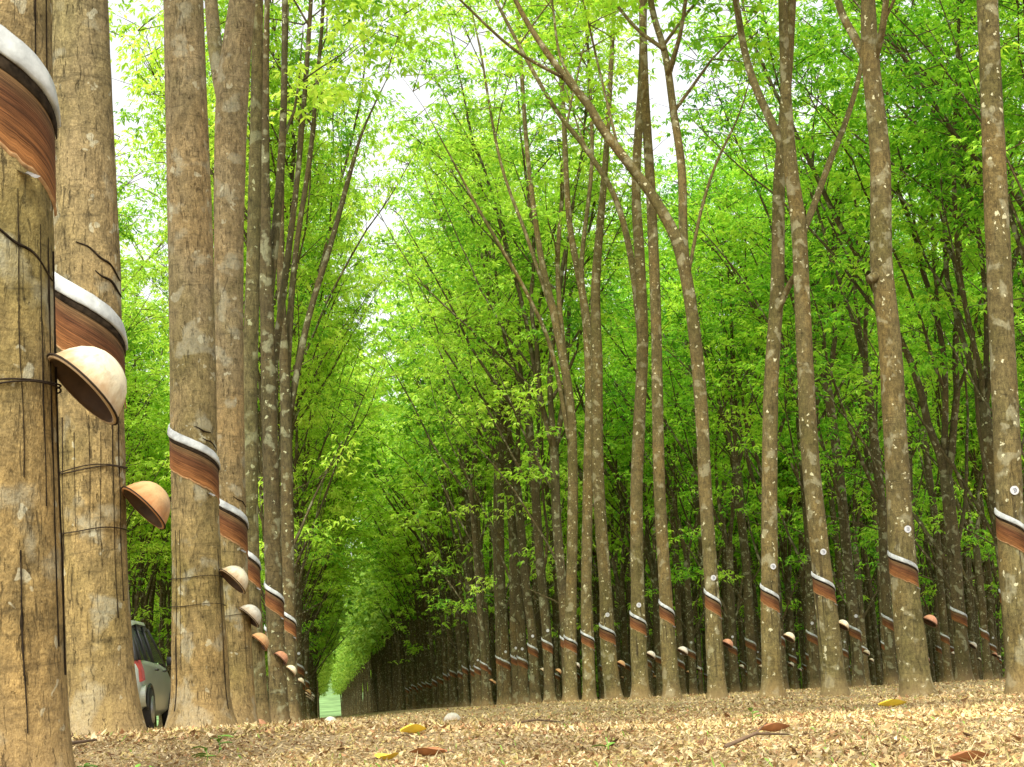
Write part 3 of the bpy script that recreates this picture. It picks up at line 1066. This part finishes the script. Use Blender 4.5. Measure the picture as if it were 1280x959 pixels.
right_cups = [((1162, 778), 19.8, 'cup_clay', 'clay cup just right of the stout knobbed trunk'),
              ((1053, 783), 22.8, 'cup_cream', 'cream cup just right of the bent crossing trunk'),
              ((986, 798), 24.5, 'cup_cream', 'cream cup just right of the grey brown trunk'),
              ((909, 806), 25.8, 'cup_clay', 'orange cup just right of the reddish arching trunk'),
              ((853, 815), 27.5, 'cup_white', 'pale cup just right of the straight slim trunk in the right row'),
              ((813, 820), 30.0, 'cup_white', 'whitish cup right of the slim trunk with the dark crotch'),
              ((776, 831), 34.0, 'cup_tan', 'tan cup right of the trunk with the knotted fork')]
for px, D, kind, lb in right_cups:
    place_cup(at(px[0], px[1], D - 0.03), kind, lb, GC, tilt=34, face=8)

# ------------------------------------------------------------------ the rows behind
PANELS = {}


def generic_panel(rv):
    if rv in PANELS:
        return PANELS[rv]
    cen = lambda z: Vector((0, 0, z))
    rad = lambda z: rad_at(z, rv) * 1.04
    mb = MB()
    rows, uvs = helix_rows(cen, rad, 0, 0.062, [-0.012, -0.07, -0.13, -0.185], [0.006, 0.006, 0.006, 0.003], n=12)
    # radius at panel height instead of at zero
    def fix(dz, dr):
        rws, u = [], []
        for j, (a_, b_) in enumerate(zip(dz, dr)):
            row, uu = [], []
            for i in range(13):
                a = R(-100 + 198 * i / 12)
                z = -0.062 * a + a_
                r = rad_at(1.25 + z, rv) * 1.03 + b_
                row.append((math.sin(a) * r, -math.cos(a) * r, z))
                uu.append((i / 12, 1 - j / (len(dz) - 1)))
            rws.append(row)
            u.append(uu)
        return rws, u
    mb = MB()
    mb.grid(*fix([-0.012, -0.07, -0.13, -0.185], [0.007, 0.007, 0.007, 0.004]))
    g = MB()
    g.grid(*fix([0.036, 0.03, 0.0, -0.016, -0.014], [0.004, 0.012, 0.017, 0.016, 0.006]))
    PANELS[rv] = (mb.mesh('tapping_panel', M['panel']), g.mesh('rain_guard', M['guard']))
    return PANELS[rv]


def in_view(x, y, margin):
    lo, hi = -0.165 * y - margin, 0.36 * y + margin
    return lo < x < hi


used = []
cands = []
rows_x = [-0.65 + 0.0, 5.3, 11.3, 17.3, 23.3, 29.3, 35.3, 41.3, 47.3, 53.3, 59.3, 65.3, 71.3, -6.65, -12.65, -18.65, -24.65]
grr = random.Random(99)
for ri, rx in enumerate(rows_x):
    y = {0: 28.6, 1: 43.0}.get(ri, 6.0 + grr.uniform(0, 2.5))
    lim = 200
    while y < lim:
        x = rx + grr.gauss(0, 0.13)
        yy = y + grr.gauss(0, 0.2)
        ok = in_view(x, yy, 2.4)
        if ri >= 2 and ri < 9 and yy < 20:
            ok = ok and in_view(x, yy, 1.0)
        if rx == -6.65 and yy < 22:
            ok = False
        if ok:
            cands.append((yy, x, ri))
        y += grr.uniform(2.55, 3.2) if y < 60 else grr.uniform(2.1, 2.7)
# second right row: the two trunks that show between the near ones
cands.sort()
MAXI = 280
indiv, rest = cands[:MAXI], cands[MAXI:]
print('individual', len(indiv), 'rest', len(rest), 'far', indiv[-1][0])
ordn = ['', '', 'second', 'third', 'fourth', 'fifth', 'sixth', 'seventh', 'eighth', 'ninth', 'tenth', 'eleventh', 'twelfth']


def row_label(ri, x):
    if ri == 0:
        return ('slim rubber tree farther along the left edge of the alley past the crooked limb', 'far trees of the left alley edge')
    if ri == 1:
        return ('slim tapped rubber tree farther along the right edge of the alley toward its end', 'far trees of the right alley edge')
    if ri < len(ordn):
        return ('rubber tree standing in the %s row to the right of the alley' % ordn[ri], 'rubber trees of the %s row on the right' % ordn[ri])
    return ('rubber tree in the rows left of the alley, behind the parked car track', 'rubber trees behind the left row')


cupkinds = ['cup_cream', 'cup_white', 'cup_clay', 'cup_tan']
for i, (y, x, ri) in enumerate(indiv):
    wm, lm, rv = VARIANTS[grr.randrange(len(VARIANTS))] if y < 65 else FARV[grr.randrange(4)]
    t = bpy.data.objects.new('rubber_tree', None)
    COL.objects.link(t)
    z = gz(x, y)
    t.location = (x, y, z)
    lb, gp = row_label(ri, x)
    tag(t, lb, 'tree', gp)
    rz = grr.choice([0, math.pi]) if ri == 0 else grr.uniform(0, 6.28)
    sc_ = grr.uniform(0.92, 1.1) * (0.86 if ri == 0 and y < 80 else 1.08 if (ri == 1 and y < 70) else 1.0)
    o = link('trunk', wm, t, rz=rz)
    c = link('crown', lm, t, rz=rz)
    for q in (o, c):
        q.scale = (0.68, 1, sc_) if (ri == 0 and y < 62) else (1, 1, sc_)
    lime = (x < 4 and y > 24) or (ri == 1) or (x < 12 and y > 70)
    if lime:
        c.material_slots[0].link = 'OBJECT'
        c.material_slots[0].material = M['leaf_lime']
    if y < 190:
        pm, gm = generic_panel(rv)
        zb = 1.25 + grr.gauss(0, 0.07)
        link('tapping_panel', pm, t, (0, 0, zb))
        link('rain_guard', gm, t, (0, 0, zb))
        if grr.random() < 0.55 and y < 80:
            o2 = link('tag', TAG, t, (grr.uniform(-0.01, 0.02), -rad_at(1.6, rv) * 1.03 - 0.004, zb + 0.28))
    if y < 85:
        zc_ = z + 0.72 + grr.gauss(0, 0.05)
        dx = 0.20 + grr.uniform(-0.02, 0.03)
        place_cup((x + dx, y - 0.03, zc_), cupkinds[grr.choice([0, 1, 1, 2, 3, 0])],
                  'small latex cup on a tree of the rows behind the nearest trunks', 'latex cups on the trees farther back', near=False,
                  tilt=grr.uniform(28, 46), face=grr.uniform(4, 16))

# distant wood as one mass
far_pts = [(y, x) for (y, x, ri) in rest]
thin_pts = []
for k in range(14):
    rx = 8.3 + 6 * k
    y = 70
    while y < 230:
        xx = rx + grr.gauss(0, 0.3)
        if in_view(xx, y, 1):
            thin_pts.append((y, xx))
        y += grr.uniform(2.5, 4.0)
for rx in (-0.9, 5.3, 11.3, -6.65):
    y = 200
    while y < 520:
        far_pts.append((y, rx + grr.gauss(0, 0.2)))
        y += grr.uniform(3, 5)
fmb = MB()
fs = []
frr = random.Random(5)
for (y, x) in thin_pts:
    g = gz(x, y)
    a, b = frr.gauss(0, 0.25), frr.gauss(0, 0.25)
    fmb.tube([Vector((x, y, g - 0.1)), Vector((x + a * 0.3, y, g + 3)), Vector((x + a, y + b, g + 7)), Vector((x + a * 2.5, y + b * 2, g + 12))], [0.13, 0.105, 0.08, 0.03], 6, cap=False)
for (y, x) in far_pts:
    g = gz(x, y)
    h = frr.uniform(5, 7)
    fmb.tube([Vector((x, y, g - 0.1)), Vector((x + frr.gauss(0, .1), y, g + 3)), Vector((x + frr.gauss(0, .2), y, g + h))], [0.15, 0.12, 0.09], 5, cap=False)
    for _ in range(3):
        a = frr.uniform(0, 6.28)
        q = Vector((x, y, g + h * frr.uniform(0.6, 1)))
        fmb.tube([q, q + Vector((math.cos(a) * .6, math.sin(a) * .6, 2.5)), q + Vector((math.cos(a) * 1.4, math.sin(a) * 1.4, 6.5))], [0.06, 0.045, 0.02], 4, cap=False)
    for _ in range(260):
        zz = frr.triangular(5.0, 14.5, 9.5) if (x < 20 or frr.random() < 0.8) else frr.uniform(0.1, 5)
        rr_ = 2.5 * math.sqrt(frr.random()) * (0.55 + 0.45 * min(1, (zz - 3) / 4))
        a = frr.uniform(0, 6.28)
        fs.append((x + rr_ * math.cos(a), y + rr_ * math.sin(a), g + zz))
fw = link('distant_rubber_trunks', fmb.mesh('distant_trunks', M['bark_far']))
tag(fw, 'mass of distant rubber tree trunks closing the far end of the plantation', 'trees', kind='stuff')
V = leaflets(fs, np.random.default_rng(4), per=2, spread=0.4, L=(0.28, 0.5), W=0.5)
fl = link('distant_foliage', quads_mesh('distant_foliage', V, M['leaf_mist']))
tag(fl, 'bright green leaf mass of the distant plantation rows', 'foliage', kind='stuff')

# ------------------------------------------------------------------ ground
gx = sorted(set([round(v, 3) for v in np.concatenate([np.arange(-3, 8, 0.12), -3 - np.geomspace(0.5, 2500, 26), 8 + np.geomspace(0.5, 2500, 26)])]))
gy = sorted(set([round(v, 3) for v in np.concatenate([np.arange(-2, 20, 0.12), 20 + np.geomspace(0.3, 3000, 50), -2 - np.geomspace(0.5, 1500, 12)])]))
mb = MB()
mb.grid([[(x, y, gz(x, y)) for x in gx] for y in gy])
g = link('ground', mb.mesh('ground', M['ground']))
tag(g, kind='structure')

hm = MB()  # added backdrop slope: brightens the alley end and covers the bluish horizon
hm.grid([[(x, 540 + 900 * u, gz(0, 500) - 0.5 + 70 * u ** 1.2 + 6 * u * mnoise.noise(Vector((x * 0.004, u * 3, 0)))) for x in np.linspace(-500, 900, 40)] for u in np.linspace(0, 1, 12)])
M['backdrop_slope'] = plain('backdrop_green', (0.17, 0.28, 0.10), 0.95, var=0.6, scale=0.12, bump=0, spec=0.05)
hl = link('backdrop_slope', hm.mesh('backdrop_slope', M['backdrop_slope']))
tag(hl, kind='structure')

# ------------------------------------------------------------------ litter
lr = np.random.default_rng(21)


def scatter(n, y0, y1, power=1.0):
    y = y0 + (y1 - y0) * lr.random(n) ** power
    x = (-0.17 * y - 0.25) + lr.random(n) * (0.53 * y + 0.5)
    return x, y


def litter(n, y0, y1, L, W, lift, power=1.3, tilt=0.5, cols=None):
    x, y = scatter(n, y0, y1, power)
    dn = np.array([0.62 + 0.9 * mnoise.noise(Vector((a * 1.3, b * 0.7, 4.0))) + 0.5 * mnoise.noise(Vector((a * 5, b * 3, 1.0))) for a, b in zip(x, y)])
    k_ = lr.random(n) < dn
    x, y = x[k_], y[k_]
    n = len(x)
    z = np.array([gz(a, b) for a, b in zip(x, y)])
    az = lr.uniform(0, 2 * np.pi, n)
    el = lr.normal(0, tilt, n)
    ln = lr.uniform(L[0], L[1], n)
    w = ln * lr.uniform(W[0], W[1], n) / 2
    ax = np.stack([np.cos(az) * np.cos(el), np.sin(az) * np.cos(el), np.sin(el)], -1)
    sd = np.stack([-np.sin(az), np.cos(az), lr.normal(0, 0.5, n)], -1)
    sd /= np.linalg.norm(sd, axis=1, keepdims=True)
    c = np.stack([x, y, z + lift * lr.random(n) + np.abs(np.sin(el)) * ln * 0.35], -1)
    curl = np.zeros((n, 3))
    curl[:, 2] = lr.uniform(-0.1, 0.3, n) * ln
    V = np.stack([c - ax * ln[:, None] / 2 + curl, c + sd * w[:, None], c + ax * ln[:, None] / 2 + curl, c - sd * w[:, None]], 1)
    cols = np.array(cols)
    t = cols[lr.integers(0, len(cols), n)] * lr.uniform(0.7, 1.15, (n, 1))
    shade_patch = np.array([0.80 + 0.35 * mnoise.noise(Vector((a * 0.8, b * 0.35, 7.0))) + 0.25 * mnoise.noise(Vector((a * 3, b * 1.5, 2.0))) for a, b in zip(x, y)])  # soft shade patches painted into the litter tint
    t = t * shade_patch[:, None] * np.array([1.20, 1.16, 1.06])
    return V, t


dry = [(0.70, 0.53, 0.27), (0.60, 0.42, 0.20), (0.80, 0.64, 0.38), (0.42, 0.26, 0.12), (0.72, 0.55, 0.24), (0.26, 0.15, 0.07), (0.84, 0.70, 0.46), (0.60, 0.50, 0.20), (0.54, 0.29, 0.15), (0.74, 0.56, 0.32)]
parts = [litter(120000, 1.5, 6, (0.005, 0.017), (0.25, 0.7), 0.006, 1.0, 0.35, dry),
         litter(1100, 1.8, 8, (0.02, 0.045), (0.25, 0.5), 0.006, 1.0, 0.25, [(0.30, 0.16, 0.07), (0.5, 0.34, 0.16), (0.62, 0.46, 0.22), (0.22, 0.12, 0.06)]),
         litter(1500, 6, 22, (0.03, 0.065), (0.25, 0.5), 0.01, 1.2, 0.25, [(0.30, 0.16, 0.07), (0.55, 0.38, 0.2), (0.7, 0.56, 0.3)]),
         litter(80000, 5, 16, (0.009, 0.028), (0.25, 0.6), 0.010, 1.2, 0.4, dry),
         litter(40000, 14, 40, (0.02, 0.055), (0.3, 0.6), 0.015, 1.2, 0.4, dry),
         litter(26000, 1.5, 14, (0.012, 0.05), (0.03, 0.07), 0.010, 1.2, 0.3, [(0.80, 0.68, 0.42), (0.62, 0.5, 0.25), (0.45, 0.34, 0.15)])]
V = np.concatenate([p[0] for p in parts])
T = np.concatenate([p[1] for p in parts])
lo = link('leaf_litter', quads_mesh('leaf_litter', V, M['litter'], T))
tag(lo, 'layer of dry tan leaves and straw covering the ground', 'leaf litter', kind='stuff')

# standing straw and green grass blades
gV, gT = [], []
x, y = scatter(9000, 2.2, 30, 1.2)
for a, b in zip(x, y):
    g0 = gz(a, b)
    s = 1 if b < 12 else 1.3
    h = lr.uniform(0.006, 0.026) * s * (1 if b > 5 else 0.7)
    dn = 0.5 + 0.5 * mnoise.noise(Vector((a * 0.9, b * 0.5, 0)))
    if lr.random() > dn:
        continue
    az, le = lr.uniform(0, 6.28), lr.uniform(0.2, 1.3)
    w = 0.0010 * s * lr.uniform(0.8, 1.8)
    d = np.array([math.cos(az) * le * h, math.sin(az) * le * h, h])
    sd = np.array([1, 0.2, 0]) * w
    p = np.array([a, b, g0])
    gV.append([p - sd, p + sd, p + d * 0.6 + sd * 0.7 + [0, 0, 0.004], p + d])
    green = lr.random() < 0.4
    gT.append((0.22, 0.36, 0.06) if green else [(0.66, 0.52, 0.25), (0.55, 0.45, 0.20), (0.45, 0.40, 0.15)][lr.integers(0, 3)])
go = link('grass', quads_mesh('grass', np.array(gV), M['litter'], np.array(gT)))
tag(go, 'sparse dry and green grass blades poking through the leaf litter', 'grass', kind='stuff')


# ------------------------------------------------------------------ single fallen leaves, cups, sprigs, sticks
def ground_hit(px, py):
    d = CR @ Vector((px - 640, -(py - 479.5), -FPX))
    d.normalize()
    s = 0.5
    while s < 60:
        p = Vector((0, 0, CAMZ)) + d * s
        if p.z < gz(p.x, p.y) + 0.006:
            return p
        s += 0.03
    return Vector((0, 0, CAMZ)) + d * 25


def fallen_leaf(px, py, D, L, W, mat, label, az=0.3, cup=0.35, group='single bright fallen leaves'):
    p = ground_hit(px, py)
    p.z = gz(p.x, p.y) + 0.008
    sc_ = p.y / D
    L, W = L * sc_, W * sc_
    rows = []
    for i in range(9):
        u = i / 8
        w = W * math.sin(math.pi * (0.06 + 0.9 * u)) ** 0.8 / 2
        row = []
        for j in range(-3, 4):
            v = j / 3
            row.append(((u - 0.5) * L, v * w, cup * abs(v) ** 1.6 * w + 0.35 * L * (u - 0.45) ** 2 + 0.015 * L * math.sin(u * 9 + v * 3)))
        rows.append(row)
    mb = MB()
    mb.grid(rows)
    o = link('fallen_leaf', mb.mesh('fallen_leaf', M[mat]), None, p, az)
    st = MB()
    st.tube([Vector((-0.5 * L, 0, 0.06 * L)), Vector((-0.65 * L, 0, 0.09 * L)), Vector((-0.8 * L, 0.01, 0.05 * L))], [0.0015] * 3, 5)
    link('stalk', st.mesh('stalk', M['stick']), o)
    tag(o, label, 'leaf', group)
    return o


fallen_leaf(517, 918, 5.4, 0.07, 0.045, 'yellow_leaf', 'curled yellow fallen leaf lying left of centre', 0.2, 1.0)
fallen_leaf(536, 946, 3.6, 0.07, 0.04, 'orange_leaf', 'small orange brown fallen leaf below the curled yellow leaf', 2.6, 0.7)
fallen_leaf(484, 952, 3.2, 0.055, 0.035, 'yellow_leaf', 'pale yellow fallen leaf at the bottom edge left of the orange one', 1.0, 0.6)
fallen_leaf(968, 916, 4.2, 0.07, 0.028, 'orange_leaf', 'rusty curled fallen leaf in the right foreground', 0.15, 1.2)
fallen_leaf(1212, 955, 2.9, 0.062, 0.026, 'orange_leaf', 'largest rust brown fallen leaf at the bottom right edge', 0.1, 1.2)
fallen_leaf(1116, 884, 7.6, 0.11, 0.06, 'yellow_leaf', 'yellow fallen leaf before the stout knobbed trunk', 0.0, 0.9)

for (px, py, D, kind, lb, sp) in ((322, 912, 14.5, 'cup_clay', 'reddish cup lying fallen at the foot of the left row', 30), (413, 901, 24, 'cup_white', 'white cup lying on the alley floor near the left row', 100), (565, 890, 17, 'cup_white', 'white cup lying alone in the middle of the alley floor', 200)):
    p = at(px, py, D)
    p.z = gz(p.x, p.y) + 0.012
    o = bpy.data.objects.new('latex_cup', CUPS[kind])
    COL.objects.link(o)
    o.matrix_world = Matrix.Translation(p) @ Matrix.Rotation(R(sp), 4, 'Z') @ Matrix.Rotation(R(14), 4, 'X')
    tag(o, lb, 'cup', 'cups fallen on the ground')


def sprig(px, D, h, nl, label, mat='green_leaf'):
    p = at(px, 900, D)
    p.z = gz(p.x, p.y)
    rr = random.Random(int(px))
    t = bpy.data.objects.new('seedling', None)
    COL.objects.link(t)
    t.location = p
    tag(t, label, 'seedling', 'small green sprigs in the leaf litter')
    st = MB()
    st.tube([Vector((0, 0, 0)), Vector((0.004, 0, h * 0.5)), Vector((0.0, 0.003, h))], [0.0016, 0.0013, 0.001], 5)
    link('stem', st.mesh('stem', M[mat]), t)
    lm = MB()
    for i in range(nl):
        a = rr.uniform(0, 6.28)
        z = h * rr.uniform(0.35, 1.0)
        L = h * rr.uniform(0.5, 0.9)
        d = Vector((math.cos(a), math.sin(a) * 0.7, rr.uniform(0.1, 0.7))).normalized()
        s = Vector((-math.sin(a), math.cos(a), 0.2)).normalized()
        rows = []
        for q in range(5):
            u = q / 4
            w = L * 0.2 * math.sin(math.pi * (0.05 + 0.92 * u))
            c = Vector((0, 0, z)) + d * L * u - Vector((0, 0, 0.3 * L * u * u))
            rows.append([c - s * w, c + Vector((0, 0, -0.002)), c + s * w])
        lm.grid(rows)
    link('leaves', lm.mesh('leaves', M[mat]), t)


sprig(104, 3.9, 0.035, 5, 'small green sprig beside the foot of the leftmost trunk')
sprig(168, 3.6, 0.030, 6, 'low green sprig in front of the second trunk')
sprig(188, 3.7, 0.025, 4, 'tiny green sprig next to the low green sprig')
sprig(256, 4.4, 0.040, 7, 'leafy green sprig in front of the straight pale trunk')
sprig(272, 4.6, 0.045, 5, 'thin olive sprig right of the leafy green sprig')
sprig(756, 3.7, 0.034, 2, 'upright two bladed green shoot in the middle foreground')
sprig(940, 6.5, 0.06, 4, 'small green tuft in the right middle ground')

for (px0, px1, D0, D1, w, lb) in ((20, 120, 4.6, 4.9, 0.007, 'long dry stick lying between the two leftmost trunks'), (905, 985, 3.6, 3.8, 0.004, 'thin dark stick under the rusty curled leaf'), (640, 700, 9, 9.4, 0.006, 'short stick in the middle of the alley floor')):
    a, b = at(px0, 900, D0), at(px1, 900, D1)
    a.z = gz(a.x, a.y) + 0.012
    b.z = gz(b.x, b.y) + 0.022
    mid = (a + b) / 2 + Vector((0, 0.02, 0.012))
    mb = MB()
    org = a.copy()
    mb.tube([a - org, mid - org, b - org], [w, w * 0.8, w * 0.4], 6)
    mb.tube([mid - org, mid - org + Vector((0.03, 0.03, 0.02))], [w * 0.5, w * 0.2], 5)
    o = link('stick', mb.mesh('stick', M['stick']), None, org)
    tag(o, lb, 'stick', 'dry sticks on the ground')

# ------------------------------------------------------------------ the parked car
M['paint'] = plain('silver_paint', (0.34, 0.36, 0.31), 0.3, 0.3, var=0.08, scale=3, bump=0.0, spec=0.6)
M['glass'] = plain('dark_glass', (0.03, 0.045, 0.035), 0.08, 0.0, var=0.2, scale=2, bump=0, spec=0.9)
M['glass_sky_tint'] = plain('painted_sky_glass', (0.10, 0.20, 0.24), 0.08, 0.2, var=0.3, scale=3, bump=0, spec=0.9)  # sky reflection painted into the pane as a blue base colour
M['tyre'] = plain('tyre_rubber', (0.02, 0.018, 0.016), 0.9)
M['rim'] = plain('wheel_rim', (0.3, 0.3, 0.3), 0.35, 0.7)
M['red'] = plain('tail_light_red', (0.30, 0.04, 0.025), 0.25, var=0.3, bump=0)
M['lamp_clear'] = plain('tail_light_clear', (0.65, 0.50, 0.42), 0.2, var=0.1, bump=0)
M['trim'] = plain('black_trim', (0.02, 0.02, 0.02), 0.5, bump=0)


def car(loc, rz):
    t = bpy.data.objects.new('parked_car', None)
    COL.objects.link(t)
    t.location = loc
    t.rotation_euler = (0, 0, rz)
    tag(t, 'silver grey hatchback parked behind the left row, its rear corner showing between two trunks', 'car')
    # stations along the car (y: 0 rear .. 4.1 front); lower body ring and greenhouse
    W = 0.84
    body = MB()
    st = [(0.0, 0.42, 0.80, 0.70), (0.05, 0.30, 0.92, 0.79), (0.35, 0.24, 0.98, 0.84), (0.9, 0.22, 0.98, 0.85), (2.2, 0.22, 0.96, 0.85), (3.0, 0.22, 0.92, 0.84), (3.7, 0.26, 0.80, 0.80), (4.0, 0.34, 0.70, 0.72), (4.1, 0.42, 0.60, 0.62)]
    rows = []
    for (y, z0, z1, w) in st:
        zm = z0 + (z1 - z0) * 0.55
        rows.append([(0, y, z0), (-w * 0.82, y, z0), (-w * 0.97, y, z0 + 0.10), (-w, y, zm), (-w * 0.975, y, z1 - 0.08), (-w * 0.93, y, z1), (0, y, z1 + 0.02),
                     (w * 0.93, y, z1), (w * 0.975, y, z1 - 0.08), (w, y, zm), (w * 0.97, y, z0 + 0.10), (w * 0.82, y, z0), (0, y, z0)])
    body.grid(rows)
    for r_ in (rows[0], rows[-1]):
        b = len(body.v)
        body.v.extend(Vector(p) for p in r_[:-1])
        body.f.append(tuple(range(b, b + 12)))
    link('body', body.mesh('car_body', M['paint']), t)
    # greenhouse: glass shell, roof and pillars
    gl = [(0.10, 0.96, 0.74), (0.42, 1.46, 0.60), (0.9, 1.54, 0.60), (1.9, 1.55, 0.60), (2.3, 1.50, 0.60), (3.05, 0.93, 0.74)]
    # side glass polygons, rear glass, windscreen
    def yz(i):
        return gl[i]
    for s in (-1, 1):
        for (ya, yb, yc, yd) in ((0.45, 0.95, 0.95, 0.50), (1.0, 1.6, 1.6, 1.0), (1.66, 2.80, 2.28, 1.66)):
            m_ = MB()
            lo_, hi_ = 0.985, 1.44
            m_.grid([[(s * 0.775, ya if ya > 0.5 else 0.32, lo_), (s * 0.775, yb, lo_)], [(s * 0.625, yd, hi_), (s * 0.625, yc, hi_)]])
            link('side_window', m_.mesh('side_window', M['glass'], False), t)
    m_ = MB()
    m_.grid([[(-0.66, 0.085, 0.98), (0.66, 0.085, 0.98)], [(-0.54, 0.345, 1.42), (0.54, 0.345, 1.42)]])
    link('rear_window', m_.mesh('rear_window', M['glass_sky_tint'], False), t)
    m_ = MB()
    m_.grid([[(-0.66, 3.03, 0.96), (0.66, 3.03, 0.96)], [(-0.54, 2.38, 1.46), (0.54, 2.38, 1.46)]])
    link('windscreen', m_.mesh('windscreen', M['glass'], False), t)
    rf = MB()
    rows = []
    for (y, z, w) in ((0.30, 1.44, 0.58), (0.42, 1.50, 0.62), (0.9, 1.56, 0.64), (1.9, 1.57, 0.64), (2.3, 1.51, 0.62), (2.42, 1.45, 0.58)):
        rows.append([(-w, y, z - 0.05), (-w * 0.96, y, z), (-w * 0.5, y, z + 0.015), (0, y, z + 0.02), (w * 0.5, y, z + 0.015), (w * 0.96, y, z), (w, y, z - 0.05)])
    rf.grid(rows)
    link('roof', rf.mesh('roof', M['paint']), t)
    for s in (-1, 1):
        for (p, q, w) in (((0.10, 0.74, 0.97), (0.36, 0.61, 1.45), 0.055), ((0.30, 0.775, 0.97), (0.42, 0.62, 1.47), 0.04), ((0.98, 0.78, 0.97), (0.98, 0.62, 1.5), 0.03), ((1.63, 0.78, 0.97), (1.63, 0.62, 1.5), 0.03), ((3.05, 0.75, 0.94), (2.36, 0.60, 1.47), 0.045)):
            pl = MB()
            pl.tube([Vector((s * p[1], p[0], p[2])), Vector((s * (p[1] + q[1]) / 2 + s * 0.01, (p[0] + q[0]) / 2, (p[2] + q[2]) / 2)), Vector((s * q[1], q[0], q[2]))], [w * 0.7] * 3, 8)
            link('pillar', pl.mesh('pillar', M['trim']), t)
    for s in (-1, 1):
        m_ = MB()
        m_.grid([[(s * 0.58, -0.012, 0.66), (s * 0.72, 0.005, 0.66), (s * 0.825, 0.12, 0.68), (s * 0.852, 0.24, 0.70)],
                 [(s * 0.57, 0.0, 0.80), (s * 0.70, 0.022, 0.80), (s * 0.812, 0.12, 0.81), (s * 0.845, 0.22, 0.82)],
                 [(s * 0.60, 0.05, 0.955), (s * 0.70, 0.06, 0.965), (s * 0.775, 0.13, 0.975), (s * 0.80, 0.20, 0.975)]])
        o = link('tail_light', m_.mesh('tail_light', M['red']), t)
        m_ = MB()
        m_.box((s * 0.67, -0.012, 0.74), (0.14, 0.03, 0.07))
        link('reversing_lamp', m_.mesh('reversing_lamp', M['lamp_clear'], False), o)
        for yy in (1.25, 2.1):
            h_ = MB()
            h_.tube([Vector((s * 0.857, yy, 0.86)), Vector((s * 0.885, yy + 0.03, 0.865)), Vector((s * 0.885, yy + 0.15, 0.865)), Vector((s * 0.857, yy + 0.18, 0.86))], [0.014] * 4, 6)
            link('door_handle', h_.mesh('door_handle', M['trim']), t)
        for yy in (0.72, 3.28):
            w_ = MB()
            w_.tube([Vector((s * 0.70, yy, 0.30)), Vector((s * 0.73, yy, 0.30)), Vector((s * 0.86, yy, 0.30)), Vector((s * 0.88, yy, 0.30))], [0.27, 0.30, 0.30, 0.27], 28)
            wo = link('wheel', w_.mesh('tyre', M['tyre']), t)
            r_ = MB()
            r_.tube([Vector((s * 0.86, yy, 0.30)), Vector((s * 0.889, yy, 0.30)), Vector((s * 0.893, yy, 0.30))], [0.19, 0.19, 0.05], 24)
            link('rim', r_.mesh('rim', M['rim']), wo)
            a_ = MB()
            pts = [Vector((s * 0.852, yy + math.cos(q) * 0.345, 0.30 + math.sin(q) * 0.345)) for q in np.linspace(0, math.pi, 15)]
            a_.tube(pts, [0.022] * 15, 6)
            link('wheel_arch', a_.mesh('wheel_arch', M['trim']), t)
    bp = MB()
    rows = []
    for (z, o_) in ((0.34, 0.02), (0.40, -0.06), (0.55, -0.08), (0.62, -0.03), (0.64, 0.04)):
        rows.append([(x, (o_ + 0.02 + 0.22 * (abs(x) / 0.86) ** 4), z) for x in np.linspace(-0.86, 0.86, 17)])
    bp.grid(rows)
    link('bumper', bp.mesh('bumper', M['paint']), t)
    pp = MB()
    pp.box((0, -0.03, 0.78), (0.46, 0.02, 0.12))
    link('number_plate', pp.mesh('number_plate', M['tag'], False), t)
    for s in (-1, 1):
        mm = MB()
        mm.box((s * 0.93, 2.72, 1.02), (0.18, 0.10, 0.12))
        link('wing_mirror', mm.mesh('wing_mirror', M['trim']), t)
        hh = MB()
        hh.box((s * 0.60, 4.02, 0.60), (0.26, 0.12, 0.12))
        link('headlight', hh.mesh('headlight', M['lamp_clear']), t)


cx = at(178, 850, 28.0).x - 0.84
car((cx, 28.0, gz(cx, 28.0)), R(-3.0))

# ------------------------------------------------------------------ light
SUN_EL, SUN_AZ = R(52), R(200)      # azimuth measured clockwise from +Y: behind the camera, slightly to the left
world = bpy.data.worlds.new('World')
scene.world = world
world.use_nodes = True
world.cycles.sampling_method = 'MANUAL'
world.cycles.sample_map_resolution = 256
wn, wl = world.node_tree.nodes, world.node_tree.links
wn.clear()
sky = wn.new('ShaderNodeTexSky')
sky.sky_type = 'NISHITA'
sky.sun_disc = False
sky.sun_elevation = SUN_EL
sky.sun_rotation = SUN_AZ
sky.air_density = 1.0
sky.dust_density = 4.0
sky.ozone_density = 1.0
hs = wn.new('ShaderNodeHueSaturation')
hs.inputs['Saturation'].default_value = 0.08
hs.inputs['Value'].default_value = 2.2
wl.new(sky.outputs[0], hs.inputs['Color'])
bg = wn.new('ShaderNodeBackground')
bg.inputs[1].default_value = 0.15
wl.new(hs.outputs[0], bg.inputs[0])
wo_ = wn.new('ShaderNodeOutputWorld')
wl.new(bg.outputs[0], wo_.inputs[0])

sd = bpy.data.lights.new('sun', 'SUN')
sd.energy = 4.2
sd.angle = R(12)
sd.color = (1.0, 0.95, 0.84)
so = bpy.data.objects.new('sun', sd)
COL.objects.link(so)
dirv = Vector((math.sin(SUN_AZ) * math.cos(SUN_EL), math.cos(SUN_AZ) * math.cos(SUN_EL), math.sin(SUN_EL)))
so.rotation_euler = dirv.to_track_quat('Z', 'Y').to_euler()

scene.view_settings.view_transform = 'Standard'
scene.view_settings.look = 'None'
scene.view_settings.exposure = 0
scene.view_settings.gamma = 1
scene.render.engine = 'CYCLES'
cy = scene.cycles
cy.max_bounces = 4
cy.diffuse_bounces = 3
cy.glossy_bounces = 2
cy.transmission_bounces = 5
cy.transparent_max_bounces = 4
